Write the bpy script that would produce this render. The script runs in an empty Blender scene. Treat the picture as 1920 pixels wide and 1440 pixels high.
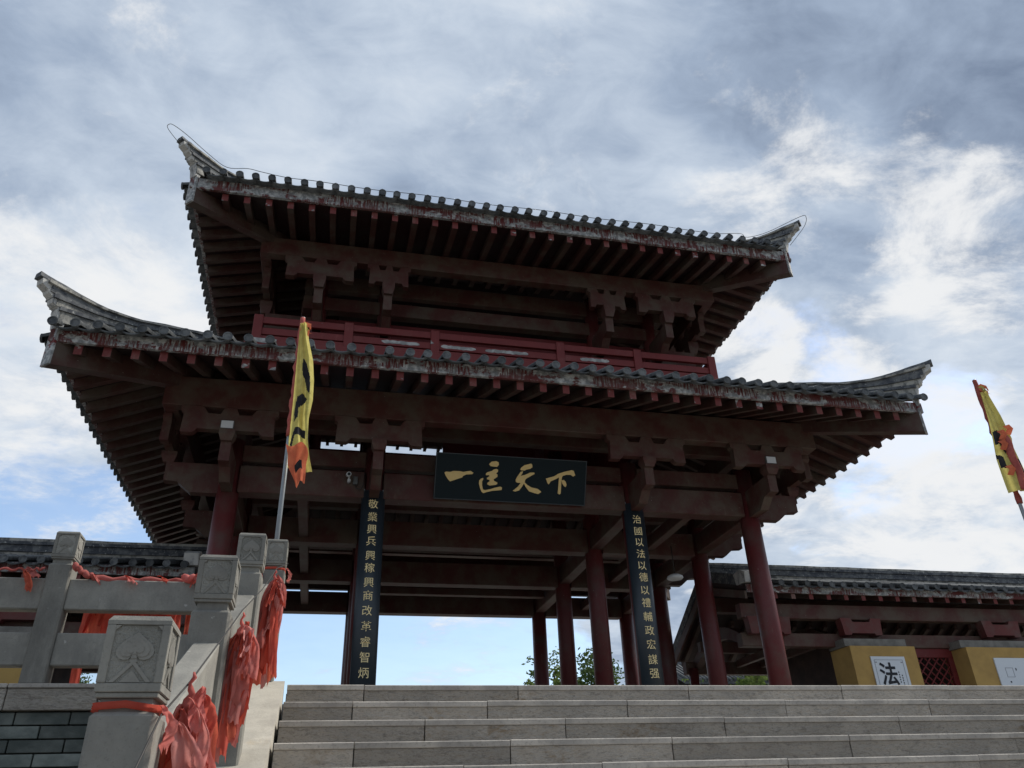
import bpy, bmesh, math, random
from mathutils import Vector, Matrix
random.seed(7)
R = math.radians
sc = bpy.context.scene
COL = sc.collection

# ---------------------------------------------------------------- camera
YAW, PITCH, ROLL = 0.23717, 0.51215, -0.03665
fwd = Vector((math.sin(YAW)*math.cos(PITCH), math.cos(YAW)*math.cos(PITCH), math.sin(PITCH)))
rt = Vector((math.cos(YAW), -math.sin(YAW), 0)); up = rt.cross(fwd)
rt2 = rt*math.cos(ROLL)+up*math.sin(ROLL); up2 = up*math.cos(ROLL)-rt*math.sin(ROLL)
cam = bpy.data.cameras.new('camera'); camo = bpy.data.objects.new('camera', cam); COL.objects.link(camo)
m3 = Matrix((rt2, up2, -fwd)).transposed()
camo.matrix_world = Matrix.Translation((-3.7399, -16.4253, -0.8483)) @ m3.to_4x4()
cam.sensor_width = 36; cam.lens = 36*1466.71/1920; cam.clip_start = .05; cam.clip_end = 3000
sc.camera = camo

# ---------------------------------------------------------------- view
sc.view_settings.view_transform = 'Standard'; sc.view_settings.look = 'None'
sc.view_settings.exposure = 0.74; sc.view_settings.gamma = 1.0
try: sc.view_settings.use_curve_mapping = False
except Exception: pass
sc.cycles.max_bounces = 8; sc.cycles.diffuse_bounces = 5
sc.cycles.use_denoising = True

# ---------------------------------------------------------------- sun (soft, through cloud, from the right)
SUN_EL, SUN_AZ = R(48), R(78)          # azimuth from +Y towards +X
sun = bpy.data.lights.new('sun', 'SUN'); sun.energy = 2.7; sun.angle = R(14); sun.color = (1, .95, .87)
so = bpy.data.objects.new('sun', sun); COL.objects.link(so)
sd = Vector((math.sin(SUN_AZ)*math.cos(SUN_EL), math.cos(SUN_AZ)*math.cos(SUN_EL), math.sin(SUN_EL)))
so.rotation_euler = (-sd).to_track_quat('-Z', 'Y').to_euler(); so.location = (30, 0, 40)

# ---------------------------------------------------------------- world: Nishita sky with a procedural cloud cover
W = bpy.data.worlds.new('World'); sc.world = W; W.use_nodes = True
nt = W.node_tree; nt.nodes.clear(); N = nt.nodes; L = nt.links
def wn(t, **k):
    n = N.new(t)
    for a, b in k.items(): setattr(n, a, b)
    return n
def wmath(op, a, b=None, c=None, clamp=False):
    n = wn('ShaderNodeMath', operation=op, use_clamp=clamp)
    for i, v in enumerate((a, b, c)):
        if v is None: continue
        if isinstance(v, (int, float)): n.inputs[i].default_value = v
        else: L.new(v, n.inputs[i])
    return n.outputs[0]
sky = wn('ShaderNodeTexSky', sky_type='NISHITA'); sky.sun_disc = False
sky.sun_elevation = SUN_EL; sky.sun_rotation = SUN_AZ; sky.air_density = 1.0; sky.dust_density = 1.2; sky.ozone_density = 1.5
tc = wn('ShaderNodeTexCoord')
nrm = wn('ShaderNodeVectorMath', operation='NORMALIZE'); L.new(tc.outputs['Generated'], nrm.inputs[0])
sep = wn('ShaderNodeSeparateXYZ'); L.new(nrm.outputs[0], sep.inputs[0])
den = wmath('ADD', wmath('MAXIMUM', sep.outputs[2], 0.0), .22)
cmb = wn('ShaderNodeCombineXYZ')
L.new(wmath('DIVIDE', sep.outputs[0], den), cmb.inputs[0]); L.new(wmath('DIVIDE', sep.outputs[1], den), cmb.inputs[1])
def wnoise(scale, detail, rough, dist, loc, sx=1, sy=1, rot=0):
    mp = wn('ShaderNodeMapping'); mp.inputs['Location'].default_value = loc; mp.inputs['Scale'].default_value = (sx, sy, 1)
    mp.inputs['Rotation'].default_value = (0, 0, rot)
    L.new(cmb.outputs[0], mp.inputs[0])
    n = wn('ShaderNodeTexNoise'); n.inputs['Scale'].default_value = scale; n.inputs['Detail'].default_value = detail
    n.inputs['Roughness'].default_value = rough; n.inputs['Distortion'].default_value = dist
    L.new(mp.outputs[0], n.inputs[0]); return n.outputs[0]
nA = wnoise(1.5, 9, .52, .5, (3.1, 1.7, 0), 1, 1.5, .35)
nB = wnoise(4.5, 9, .58, .7, (7.3, 2.2, 0), 1.0, 1.7, .5)
nD = wnoise(11, 8, .6, .5, (2.3, 4.2, 0), 1.0, 1.3, .2)
nC = wnoise(3.2, 10, .6, .3, (1.3, 9.2, 0))
def blobs(lst):
    acc = None
    for d, amp, rad in lst:
        dp = wn('ShaderNodeVectorMath', operation='DOT_PRODUCT'); L.new(nrm.outputs[0], dp.inputs[0])
        dp.inputs[1].default_value = Vector(d).normalized()
        mr = wn('ShaderNodeMapRange', interpolation_type='SMOOTHERSTEP')
        L.new(dp.outputs['Value'], mr.inputs[0]); mr.inputs[1].default_value = math.cos(R(rad)); mr.inputs[2].default_value = 1
        mr.inputs[3].default_value = 0; mr.inputs[4].default_value = amp
        acc = mr.outputs[0] if acc is None else wmath('ADD', acc, mr.outputs[0])
    return acc
bright = blobs([((-.327,.833,.447),.26,20), ((-.276,.774,.57),.05,9), ((-.253,.637,.728),.10,8), ((-.061,.634,.771),.12,13),
 ((.178,.568,.803),.20,15), ((.457,.595,.661),.16,10), ((.397,.671,.626),.14,8), ((.663,.535,.524),.12,9), ((.583,.763,.28),.15,17),
 ((.685,.682,.257),.13,14), ((.637,.613,.468),.02,13), ((.28,.68,.68),.10,10),
 ((.131,.658,.742),-.13,13), ((.368,.567,.737),-.20,14), ((.562,.463,.685),-.17,17), ((.654,.449,.609),-.08,10),
 ((-.326,.643,.693),-.15,13), ((-.278,.737,.616),-.12,8), ((.682,.54,.494),-.18,4.5)])
blue = blobs([((.517,.716,.468),.75,6.5), ((.622,.693,.365),.62,8), ((.68,.66,.40),.45,6), ((-.287,.908,.304),.9,11), ((-.191,.827,.529),.6,5.5),
 ((-.007,.983,.185),1.6,15), ((.15,.971,.185),1.7,14), ((-.3,.93,.12),.7,18)])
white = blobs([((-.327,.833,.447),.17,15), ((-.24,.82,.51),.12,7), ((.583,.763,.28),.125,15), ((.685,.682,.257),.10,13), ((.663,.535,.524),.17,8), ((.457,.595,.661),.17,8),
 ((.478,.718,.50),.24,4.5), ((.637,.613,.468),.06,12), ((.60,.68,.42),.04,9), ((.178,.568,.803),.02,10), ((-.253,.637,.728),.10,6), ((.42,.66,.62),.06,6), ((.156,.966,.206),.10,6)])
t = wmath('ADD', wmath('ADD', bright, .42), wmath('MULTIPLY', wmath('SUBTRACT', nA, .5), .85))
t = wmath('ADD', t, wmath('MULTIPLY', wmath('SUBTRACT', nB, .5), .55))
t = wmath('ADD', t, wmath('MULTIPLY', wmath('SUBTRACT', nD, .5), .50))
cr = wn('ShaderNodeValToRGB'); L.new(t, cr.inputs[0])
e = cr.color_ramp.elements
e[0].position = -0.0; e[0].color = (.12, .155, .22, 1); e[1].position = 1.0; e[1].color = (.48, .495, .515, 1)
for p, c in ((.30, (.215, .265, .345, 1)), (.55, (.325, .375, .445, 1)), (.78, (.42, .46, .51, 1))):
    x = e.new(p); x.color = c
# crisp white cumulus breaks
nE = wnoise(4.6, 14, .66, .3, (5.1, 8.4, 0), 1.0, 1.25, .5)
wm = wn('ShaderNodeMapRange', interpolation_type='SMOOTHSTEP'); L.new(wmath('ADD', nE, white), wm.inputs[0])
wm.inputs[1].default_value = .575; wm.inputs[2].default_value = .80; wm.inputs[4].default_value = .92
wcol = wn('ShaderNodeMix', data_type='RGBA'); L.new(wm.outputs[0], wcol.inputs[0]); L.new(cr.outputs[0], wcol.inputs[6]); wcol.inputs[7].default_value = (.53, .535, .54, 1)
b = wmath('SUBTRACT', blue, wmath('MULTIPLY', wmath('SUBTRACT', nC, .42), 4.0))
b2 = wn('ShaderNodeMapRange', interpolation_type='SMOOTHSTEP'); L.new(b, b2.inputs[0]); b2.inputs[1].default_value = 0.15; b2.inputs[2].default_value = .95
bg1 = wn('ShaderNodeBackground'); L.new(sky.outputs[0], bg1.inputs[0]); bg1.inputs[1].default_value = .13
bg2 = wn('ShaderNodeBackground'); L.new(wcol.outputs[2], bg2.inputs[0]); bg2.inputs[1].default_value = 1.0
mx = wn('ShaderNodeMixShader'); L.new(wmath('MULTIPLY', wmath('MULTIPLY', b2.outputs[0], .85), wmath('SUBTRACT', 1.0, wmath('MULTIPLY', wm.outputs[0], .8))), mx.inputs[0]); L.new(bg2.outputs[0], mx.inputs[1]); L.new(bg1.outputs[0], mx.inputs[2])
wo = wn('ShaderNodeOutputWorld'); L.new(mx.outputs[0], wo.inputs[0])

# ---------------------------------------------------------------- materials
def newmat(name):
    m = bpy.data.materials.new(name); m.use_nodes = True
    t = m.node_tree; t.nodes.clear()
    return m, t
class MT:
    """small node helper; texture coordinates are world positions so that every copy weathers differently"""
    def __init__(s, name):
        s.m, s.t = newmat(name)
        s.out = s.t.nodes.new('ShaderNodeOutputMaterial'); s.b = s.t.nodes.new('ShaderNodeBsdfPrincipled')
        s.t.links.new(s.b.outputs[0], s.out.inputs[0]); s.geo = s.t.nodes.new('ShaderNodeNewGeometry')
    def lk(s, a, b): s.t.links.new(a, b)
    def noise(s, scale, detail=6, rough=.55, sxyz=(1,1,1), loc=(0,0,0), dist=0):
        mp = s.t.nodes.new('ShaderNodeMapping'); mp.inputs['Scale'].default_value = sxyz; mp.inputs['Location'].default_value = loc
        s.lk(s.geo.outputs['Position'], mp.inputs[0])
        n = s.t.nodes.new('ShaderNodeTexNoise'); n.inputs['Scale'].default_value = scale; n.inputs['Detail'].default_value = detail
        n.inputs['Roughness'].default_value = rough; n.inputs['Distortion'].default_value = dist
        s.lk(mp.outputs[0], n.inputs[0]); return n.outputs[0]
    def ramp(s, v, a, b2, lo=0., hi=1.):
        n = s.t.nodes.new('ShaderNodeMapRange'); n.interpolation_type = 'SMOOTHSTEP'
        s.lk(v, n.inputs[0]); n.inputs[1].default_value = a; n.inputs[2].default_value = b2; n.inputs[3].default_value = lo; n.inputs[4].default_value = hi
        return n.outputs[0]
    def mix(s, f, a, b2, mode='MIX'):
        n = s.t.nodes.new('ShaderNodeMix'); n.data_type = 'RGBA'; n.blend_type = mode
        for i, v in ((0, f), (6, a), (7, b2)):
            if isinstance(v, (int, float)): n.inputs[i].default_value = v
            elif isinstance(v, tuple): n.inputs[i].default_value = v if len(v) == 4 else (*v, 1)
            else: s.lk(v, n.inputs[i])
        return n.outputs[2]
    def math(s, op, a, b2=None):
        n = s.t.nodes.new('ShaderNodeMath'); n.operation = op
        for i, v in ((0, a), (1, b2)):
            if v is None: continue
            if isinstance(v, (int, float)): n.inputs[i].default_value = v
            else: s.lk(v, n.inputs[i])
        return n.outputs[0]
    def rnd(s): 
        n = s.t.nodes.new('ShaderNodeObjectInfo'); return n.outputs['Random']
    def varied(s, col, lo=.8, hi=1.2):
        v = s.ramp(s.rnd(), 0, 1, lo, hi)
        c = s.t.nodes.new('ShaderNodeCombineColor')
        for i in range(3): s.lk(v, c.inputs[i])
        return s.mix(1.0, col, c.outputs[0], 'MULTIPLY')
    def col(s, c): 
        if isinstance(c, tuple): s.b.inputs['Base Color'].default_value = (*c, 1)
        else: s.lk(c, s.b.inputs['Base Color'])
    def rough(s, r, spec=.3): s.b.inputs['Roughness'].default_value = r; s.b.inputs['Specular IOR Level'].default_value = spec
    def bump(s, h, strength=.3, dist=.01):
        n = s.t.nodes.new('ShaderNodeBump'); n.inputs['Strength'].default_value = strength; n.inputs['Distance'].default_value = dist
        s.lk(h, n.inputs['Height']); s.lk(n.outputs[0], s.b.inputs['Normal'])
M = {}
def simple(name, c1, c2, scale=3, rough=.8, bump=.15, bscale=40, vary=None, spec=.25, bd=.01):
    k = MT(name); n = k.noise(scale, 8, .6)
    c = k.mix(k.ramp(n, .35, .65), c1, c2)
    if vary: c = k.varied(c, *vary)
    k.col(c); k.rough(rough, spec)
    if bump: k.bump(k.noise(bscale, 6, .6), bump, bd)
    M[name] = k.m; return k.m
# old red lacquer over concrete, greyed with dust
def redpaint(name, red, dust, d0, d1, peel=None, rough=.6, streak=False):
    k = MT(name)
    c = k.mix(k.noise(2.2, 6), red, tuple(v*.62 for v in red))
    c = k.mix(k.ramp(k.noise(1.6, 9, .65, loc=(4, 2, 1)), d0, d1), c, dust)
    c = k.mix(k.ramp(k.noise(14, 6, .6, (1, 1, .25)), .58, .78, 0, .45), c, tuple(v*1.5 for v in dust))
    if peel:
        pm = k.ramp(k.noise(1.9, 9, .62, (1.3, 1.3, 2.2), (2, 0, 5)), *peel)
        if streak:
            st = k.ramp(k.noise(24, 8, .7, (1, 1, .10)), .46, .56)
            big = k.ramp(k.noise(.75, 7, .6, (1, 1, 3), (9, 1, 0)), .34, .52)
            pm = k.math('MAXIMUM', pm, k.math('MULTIPLY', st, big))
        white = k.mix(k.ramp(k.noise(11, 8, .65), .32, .6), (.50, .50, .48), (.19, .195, .195))
        c = k.mix(pm, c, white)
        k.bump(pm, .5, .006)
    else:
        c = k.mix(k.ramp(k.noise(23, 3, .5, loc=(1, 7, 3)), .745, .765), c, (.34, .31, .28))
        k.bump(k.noise(30, 6, .6), .15, .01)
    k.col(c); k.rough(rough, .3); M[name] = k.m
redpaint('beam_red', (.098, .031, .025), (.098, .072, .053), .36, .68)
redpaint('column_red', (.14, .027, .027), (.10, .052, .044), .42, .74, rough=.42)
redpaint('bracket_red', (.15, .036, .032), (.115, .065, .055), .42, .7)
redpaint('rafter_red', (.085, .034, .027), (.085, .062, .048), .40, .64)
redpaint('rafter_end', (.19, .040, .036), (.20, .12, .10), .5, .75, peel=(.60, .64))
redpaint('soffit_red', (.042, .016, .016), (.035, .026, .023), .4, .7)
redpaint('rail_red', (.22, .035, .033), (.20, .06, .052), .5, .8, peel=(.70, .72), rough=.5)
redpaint('wall_red', (.15, .018, .018), (.12, .03, .026), .5, .8)
redpaint('fascia_red', (.135, .027, .025), (.12, .062, .055), .45, .75, peel=(.512, .54), streak=True)
redpaint('corner_white', (.17, .03, .028), (.16, .07, .06), .6, .8, peel=(.36, .39))
k = MT('peel_white'); k.col(k.mix(k.ramp(k.noise(7, 8, .6), .4, .6), (.50, .50, .48), (.30, .30, .29))); k.rough(.9); M['peel_white'] = k.m
simple('roof_tile', (.062, .068, .074), (.125, .13, .13), 9, .75, .3, 35, (.7, 1.35))
k = MT('ridge_tile'); c = k.mix(k.ramp(k.noise(6, 8, .6), .4, .62), (.065, .07, .08), (.16, .165, .165)); k.col(k.mix(k.ramp(k.noise(18, 5), .6, .7), c, (.4, .4, .37))); k.rough(.8); k.bump(k.noise(30), .3); M['ridge_tile'] = k.m
k = MT('ridge_plaster'); c = k.mix(k.ramp(k.noise(5, 9, .65, (1, 1, .5)), .42, .62), (.40, .385, .34), (.13, .13, .125)); k.col(c); k.rough(.9); k.bump(k.noise(25, 8), .6, .02); M['ridge_plaster'] = k.m
k = MT('horn_white'); c = k.mix(k.ramp(k.noise(7, 9, .65, (1, 1, .5)), .45, .68), (.50, .49, .46), (.2, .2, .2)); k.col(c); k.rough(.9); k.bump(k.noise(25, 8), .5, .02); M['horn_white'] = k.m
# carved grey limestone
def stone(name, a, b2, stain, bs, bstr, bd, sx=(1, 1, 1), s_th=(.55, .75)):
    k = MT(name)
    c = k.mix(k.ramp(k.noise(4.5, 9, .65), .35, .65), a, b2)
    c = k.mix(k.ramp(k.noise(2.3, 10, .7, (1.4, 1.4, .45), (5, 5, 5)), *s_th, 0, .9), c, stain)
    c = k.mix(k.ramp(k.noise(3.1, 8, .7, (1.5, 1.5, .3), (2, 9, 4)), .56, .72, 0, .5), c, tuple(min(1, v*1.35) for v in a))
    c = k.mix(k.ramp(k.noise(110, 6, .7), .52, .70, 0, .5), c, tuple(v*.5 for v in a))
    c = k.mix(k.ramp(k.noise(14, 5, .6, loc=(8, 1, 1)), .70, .74, 0, .6), c, (.42, .41, .38))
    c = k.varied(c, .88, 1.12)
    k.col(c); k.rough(.92, .12); k.bump(k.noise(bs, 8, .65, sx), bstr, bd); M[name] = k.m
stone('post_stone', (.255, .245, .215), (.195, .188, .168), (.135, .13, .118), 45, .35, .008, s_th=(.5, .72))
stone('carved_stone', (.25, .24, .212), (.195, .188, .168), (.14, .135, .122), 60, .35, .006)
stone('chiselled_stone', (.32, .31, .275), (.22, .215, .19), (.18, .172, .155), 110, 1.0, .012)
stone('string_stone', (.43, .40, .34), (.34, .315, .27), (.40, .30, .18), 60, .3, .006)
k = MT('step_stone')
c = k.mix(k.ramp(k.noise(2.2, 8, .6), .35, .68), (.64, .58, .50), (.50, .455, .395))
c = k.mix(k.ramp(k.noise(75, 8, .75, (.6, 1, 1.25)), .50, .68, 0, .65), c, (.25, .225, .20))
c = k.mix(k.ramp(k.noise(28, 8, .7, (.5, 1, 1.3), (3, 3, 3)), .52, .66, 0, .55), c, (.25, .228, .20))
c = k.mix(k.math('MULTIPLY', k.ramp(k.noise(1.1, 5, .6, loc=(3, 8, 1)), .54, .68, 0, .8), k.ramp(k.noise(30, 8, .7, (.6, 1, 1)), .45, .6)), c, (.34, .235, .13))
k.col(k.varied(c, .78, 1.18)); k.rough(.95, .1)
k.bump(k.math('ADD', k.noise(85, 9, .75, (.6, 1, 1.3)), k.math('MULTIPLY', k.noise(26, 6, .6, (.5, 1, 1.4), (4, 4, 4)), 1.5)), 1.0, .03); M['step_stone'] = k.m
k = MT('nosing_stone')
c = k.mix(k.ramp(k.noise(5, 8, .6), .35, .68), (.45, .415, .365), (.31, .288, .26)); c = k.mix(k.ramp(k.noise(60, 6, .7), .5, .68, 0, .6), c, (.19, .175, .155)); k.col(k.varied(c, .88, 1.12)); k.rough(.95, .1); k.bump(k.noise(60, 8), .35, .006); M['nosing_stone'] = k.m
k = MT('brick_dark'); c = k.mix(k.ramp(k.noise(7, 8, .6, (.6, 1, 1)), .35, .65), (.072, .086, .078), (.16, .175, .158)); k.col(k.varied(c, .7, 1.35)); k.rough(.7); k.bump(k.noise(45, 6), .3); M['brick_dark'] = k.m
simple('mortar', (.10, .11, .10), (.16, .165, .15), 20, .95, .2)
k = MT('yellow_plaster'); c = k.mix(k.ramp(k.noise(2, 8, .6), .35, .7), (.44, .285, .095), (.35, .225, .08)); k.col(k.mix(k.ramp(k.noise(30, 4), .7, .75), c, (.2, .13, .05))); k.rough(.9); k.bump(k.noise(60), .2); M['yellow_plaster'] = k.m
simple('concrete_grey', (.22, .21, .19), (.15, .145, .13), 4, .9, .2)
k = MT('plaque_black'); k.col(k.mix(k.noise(40, 3), (.006, .012, .015), (.010, .018, .022))); k.rough(.6, .18); M['plaque_black'] = k.m
k = MT('board_black'); k.col(k.mix(k.noise(5, 4), (.022, .030, .038), (.030, .040, .048))); k.rough(.38, .45); M['board_black'] = k.m
k = MT('gold_leaf'); k.col(k.mix(k.noise(12, 5), (.80, .58, .25), (.68, .48, .19))); k.rough(.55, .4); M['gold_leaf'] = k.m
k = MT('gold_letter'); k.col(k.mix(k.noise(12, 5), (.95, .78, .42), (.85, .67, .33))); k.rough(.5, .4); M['gold_letter'] = k.m
k = MT('poster_white'); k.col((.62, .66, .70)); k.rough(.6); M['poster_white'] = k.m
k = MT('poster_ink'); k.col((.022, .024, .03)); k.rough(.7); M['poster_ink'] = k.m
k = MT('poster_line'); k.col((.30, .31, .34)); k.rough(.7); M['poster_line'] = k.m
k = MT('lamp_face'); k.col((.62, .63, .63)); k.rough(.35); M['lamp_face'] = k.m
k = MT('grey_plastic'); k.col((.12, .12, .115)); k.rough(.5); M['grey_plastic'] = k.m
k = MT('zinc_pole'); k.col(k.mix(k.noise(15, 4), (.30, .32, .33), (.20, .215, .22))); k.b.inputs['Metallic'].default_value = .5; k.rough(.45); M['zinc_pole'] = k.m
k = MT('dark_wire'); k.col((.035, .032, .03)); k.rough(.6); M['dark_wire'] = k.m
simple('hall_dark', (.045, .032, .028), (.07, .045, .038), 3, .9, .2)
simple('soil', (.20, .19, .17), (.14, .135, .12), 1.2, .95, .3, 12)
simple('paving', (.26, .25, .23), (.2, .195, .18), 2.5, .9, .2)
simple('bark', (.07, .052, .04), (.12, .095, .075), 8, .95, .5)
def cloth(name, a, b2, trans=.42, sc_=14):
    k = MT(name); c = k.varied(k.mix(k.ramp(k.noise(sc_, 6, .6), .35, .65), a, b2), .85, 1.15)
    k.col(c); k.rough(.9, .1)
    tr = k.t.nodes.new('ShaderNodeBsdfTranslucent'); k.lk(c, tr.inputs[0])
    ms = k.t.nodes.new('ShaderNodeMixShader'); ms.inputs[0].default_value = trans
    k.lk(k.b.outputs[0], ms.inputs[1]); k.lk(tr.outputs[0], ms.inputs[2]); k.lk(ms.outputs[0], k.out.inputs[0])
    k.bump(k.noise(40, 5, .6, (1, 1, .22)), .35, .005); M[name] = k.m
cloth('cloth_faded', (.62, .215, .19), (.54, .155, .13))
cloth('cloth_red', (.62, .125, .085), (.52, .095, .07))
cloth('cloth_pale', (.66, .30, .27), (.60, .22, .19))
cloth('cloth_deep', (.50, .075, .05), (.56, .10, .065))
cloth('cloth_orange', (.70, .17, .10), (.60, .13, .085))
cloth('flag_yellow', (.60, .535, .17), (.50, .44, .13), .38)
cloth('flag_sleeve', (.42, .12, .095), (.34, .085, .075), .15)
cloth('flag_black', (.018, .018, .022), (.03, .03, .032), .1)
cloth('flag_hem', (.72, .20, .10), (.62, .15, .08), .3)
def leafmat(name, a, b2):
    k = MT(name); c = k.mix(k.ramp(k.noise(.9, 4), .35, .65), a, b2); k.col(c); k.rough(.6, .3)
    tr = k.t.nodes.new('ShaderNodeBsdfTranslucent'); k.lk(c, tr.inputs[0])
    ms = k.t.nodes.new('ShaderNodeMixShader'); ms.inputs[0].default_value = .3
    k.lk(k.b.outputs[0], ms.inputs[1]); k.lk(tr.outputs[0], ms.inputs[2]); k.lk(ms.outputs[0], k.out.inputs[0]); M[name] = k.m
leafmat('leaf_green', (.075, .12, .030), (.13, .175, .045))
leafmat('leaf_dark', (.045, .085, .028), (.085, .125, .04))

# ---------------------------------------------------------------- mesh builder
WLOC = {}
class MB:
    def __init__(s): s.v = []; s.f = []; s.mi = []; s.mats = []; s.cur = 0; s.sm = []
        # cur: material slot of the faces that follow
    def use(s, mat):
        if mat not in s.mats: s.mats.append(mat)
        s.cur = s.mats.index(mat); return s
    def face(s, idx, smooth=False): s.f.append(idx); s.mi.append(s.cur); s.sm.append(smooth)
    def add(s, verts, faces, smooth=False):
        o = len(s.v); s.v += [Vector(p) for p in verts]
        for f in faces: s.face([i+o for i in f], smooth)
        return s
    def box(s, x0, x1, y0, y1, z0, z1, ch=0.0):
        if ch <= 0:
            P = [(x, y, z) for z in (z0, z1) for y in (y0, y1) for x in (x0, x1)]
            return s.add(P, [(0,2,3,1),(4,5,7,6),(0,1,5,4),(2,6,7,3),(0,4,6,2),(1,3,7,5)])
        bm = bmesh.new(); bmesh.ops.create_cube(bm, size=1)
        for v in bm.verts: v.co = ((x0+x1)/2+v.co.x*(x1-x0), (y0+y1)/2+v.co.y*(y1-y0), (z0+z1)/2+v.co.z*(z1-z0))
        bmesh.ops.bevel(bm, geom=bm.edges[:], offset=ch, segments=1, affect='EDGES', profile=.5)
        bm.verts.index_update()
        s.add([v.co.copy() for v in bm.verts], [[v.index for v in f.verts] for f in bm.faces]); bm.free(); return s
    def prism(s, poly, a, b, axis='y'):
        """extrude polygon (pairs) along axis between a and b; pairs are the two other axes in xyz order"""
        def P(p, t):
            return (t, p[0], p[1]) if axis == 'x' else (p[0], t, p[1]) if axis == 'y' else (p[0], p[1], t)
        n = len(poly); A = [P(p, a) for p in poly]; B = [P(p, b) for p in poly]
        area = sum(poly[i][0]*poly[(i+1) % n][1]-poly[(i+1) % n][0]*poly[i][1] for i in range(n))
        ccw = area > 0
        flip = (axis == 'y') == ccw
        fs = [tuple(range(n)), tuple(range(2*n-1, n-1, -1))] + [(i, i+n, (i+1) % n+n, (i+1) % n) for i in range(n)]
        if not flip: fs = [tuple(reversed(f)) for f in fs]
        if b < a: fs = [tuple(reversed(f)) for f in fs]
        return s.add(A+B, fs)
    def tube(s, pts, r, seg=8, caps=True, smooth=True):
        pts = [Vector(p) for p in pts]; n = len(pts); rs = r if isinstance(r, (list, tuple)) else [r]*n
        o = len(s.v); ref = None
        for i, p in enumerate(pts):
            d = (pts[min(i+1, n-1)]-pts[max(i-1, 0)]).normalized()
            if ref is None: ref = d.orthogonal().normalized()
            u = (ref-d*ref.dot(d)).normalized(); w = d.cross(u); ref = u
            for k in range(seg):
                a = 2*math.pi*k/seg; s.v.append(p+(u*math.cos(a)+w*math.sin(a))*rs[i])
        for i in range(n-1):
            for k in range(seg):
                s.face([o+i*seg+k, o+i*seg+(k+1) % seg, o+(i+1)*seg+(k+1) % seg, o+(i+1)*seg+k], smooth)
        if caps:
            s.face([o+k for k in range(seg)][::-1]); s.face([o+(n-1)*seg+k for k in range(seg)])
        return s
    def grid(s, rows, smooth=True, mat_fn=None):
        o = len(s.v); nr = len(rows); nc = len(rows[0])
        for r_ in rows: s.v += [Vector(p) for p in r_]
        for i in range(nr-1):
            for j in range(nc-1):
                if mat_fn:
                    mm = mat_fn(i, j)
                    if mm is None: continue
                    s.use(mm)
                s.face([o+i*nc+j, o+i*nc+j+1, o+(i+1)*nc+j+1, o+(i+1)*nc+j], smooth)
        return s
    def mesh(s, name, mats=None):
        lo = Vector((min(v.x for v in s.v), min(v.y for v in s.v), min(v.z for v in s.v)))
        hi = Vector((max(v.x for v in s.v), max(v.y for v in s.v), max(v.z for v in s.v)))
        c = (lo+hi)/2
        me = bpy.data.meshes.new(name); me.from_pydata([v-c for v in s.v], [], s.f)
        for mm in (mats or s.mats): me.materials.append(M[mm])
        me.polygons.foreach_set('material_index', s.mi if not mats else [0]*len(s.f))
        me.polygons.foreach_set('use_smooth', s.sm); me.update(); return me, c
    def build(s, name, mat=None, parent=None, **k):
        me, c = s.mesh(name, [mat] if mat else None)
        return place(name, me, c, parent, **k)
def place(name, me, c, parent=None, rot=None, **k):
    o = bpy.data.objects.new(name, me); COL.objects.link(o)
    c = Vector(c); WLOC[o.name] = c.copy()
    if parent is not None: o.parent = parent; o.location = c-WLOC[parent.name]
    else: o.location = c
    if rot: o.rotation_euler = rot
    for a, b in k.items(): o[a] = b
    return o
def thing(name, loc, label, cat, group=None):
    o = bpy.data.objects.new(name, None); COL.objects.link(o); o.location = loc; WLOC[o.name] = Vector(loc)
    o.empty_display_size = .2
    o['label'] = label; o['category'] = cat
    if group: o['group'] = group
    return o
def tag(o, label, cat, group=None):
    o['label'] = label; o['category'] = cat
    if group: o['group'] = group
    return o
def struct(o): o['kind'] = 'structure'; return o

# ================================================================ SETTING
DR, DT, YS = .1439, .3059, -10.7719       # riser, tread, front edge of the top step
NST = 17; SX0, SX1 = -3.985, 3.985
GZ = -NST*DR
g = MB(); g.add([(-900, -900, GZ-.004), (900, -900, GZ-.004), (900, 900, GZ-.004), (-900, 900, GZ-.004)], [(0, 1, 2, 3)])
struct(g.build('ground', 'soil'))
g = MB(); g.box(-60, 60, YS+.9, 34, GZ, -.004); struct(g.build('terrace_platform', 'paving'))
# stairs: each block of stone its own piece
stair = MB(); stair.prism([(YS+.05-i*DT, -.05-(i+k)*DR) for i in range(NST) for k in (0, 1)] + [(YS+.9, GZ-.05), (YS+.9, -.05)], SX0+.01, SX1-.01, 'x')
stairs = struct(stair.build('stone_staircase', 'mortar'))
JO = [[-3.47, -2.41, -1.13, .13, 1.08], [-3.55, -2.69, -1.73, -.55, .62], [-3.13, -2.26, -1.19, .10], [-3.55, -2.68, -1.70, -.52], [-3.0, -2.25, -1.15, .11]]
for i in range(NST):
    js = [SX0+.012] + (JO[i] if i < 5 else [SX0+.5+random.random()*.4])
    while js[-1] < SX1-.5: js.append(min(SX1, js[-1]+random.uniform(.95, 1.3)))
    if js[-1] < SX1: js[-1] = SX1
    y = YS-i*DT; z = -i*DR
    for a, b_ in zip(js[:-1], js[1:]):
        dy = random.uniform(-.004, .004); dz = random.uniform(-.0025, .0025)
        q = MB()
        q.use('step_stone').prism([(y+.007+dy, z-DR+.004), (y+.007+dy, z-.036+dz), (y+DT+.03, z-.036+dz), (y+DT+.03, z-DR+.004)], a+.0035, b_-.0035, 'x')
        q.use('nosing_stone').prism([(y+dy+.002, z-.034+dz), (y+dy, z-.03+dz), (y+dy, z-.005+dz), (y+dy+.005, z+dz), (y+DT+.03, z+dz), (y+DT+.03, z-.036+dz+.0015), (y+.009, z-.036+dz+.0015)], a+.0025, b_-.0025, 'x')
        q.build('step_block', None, stairs)
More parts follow.
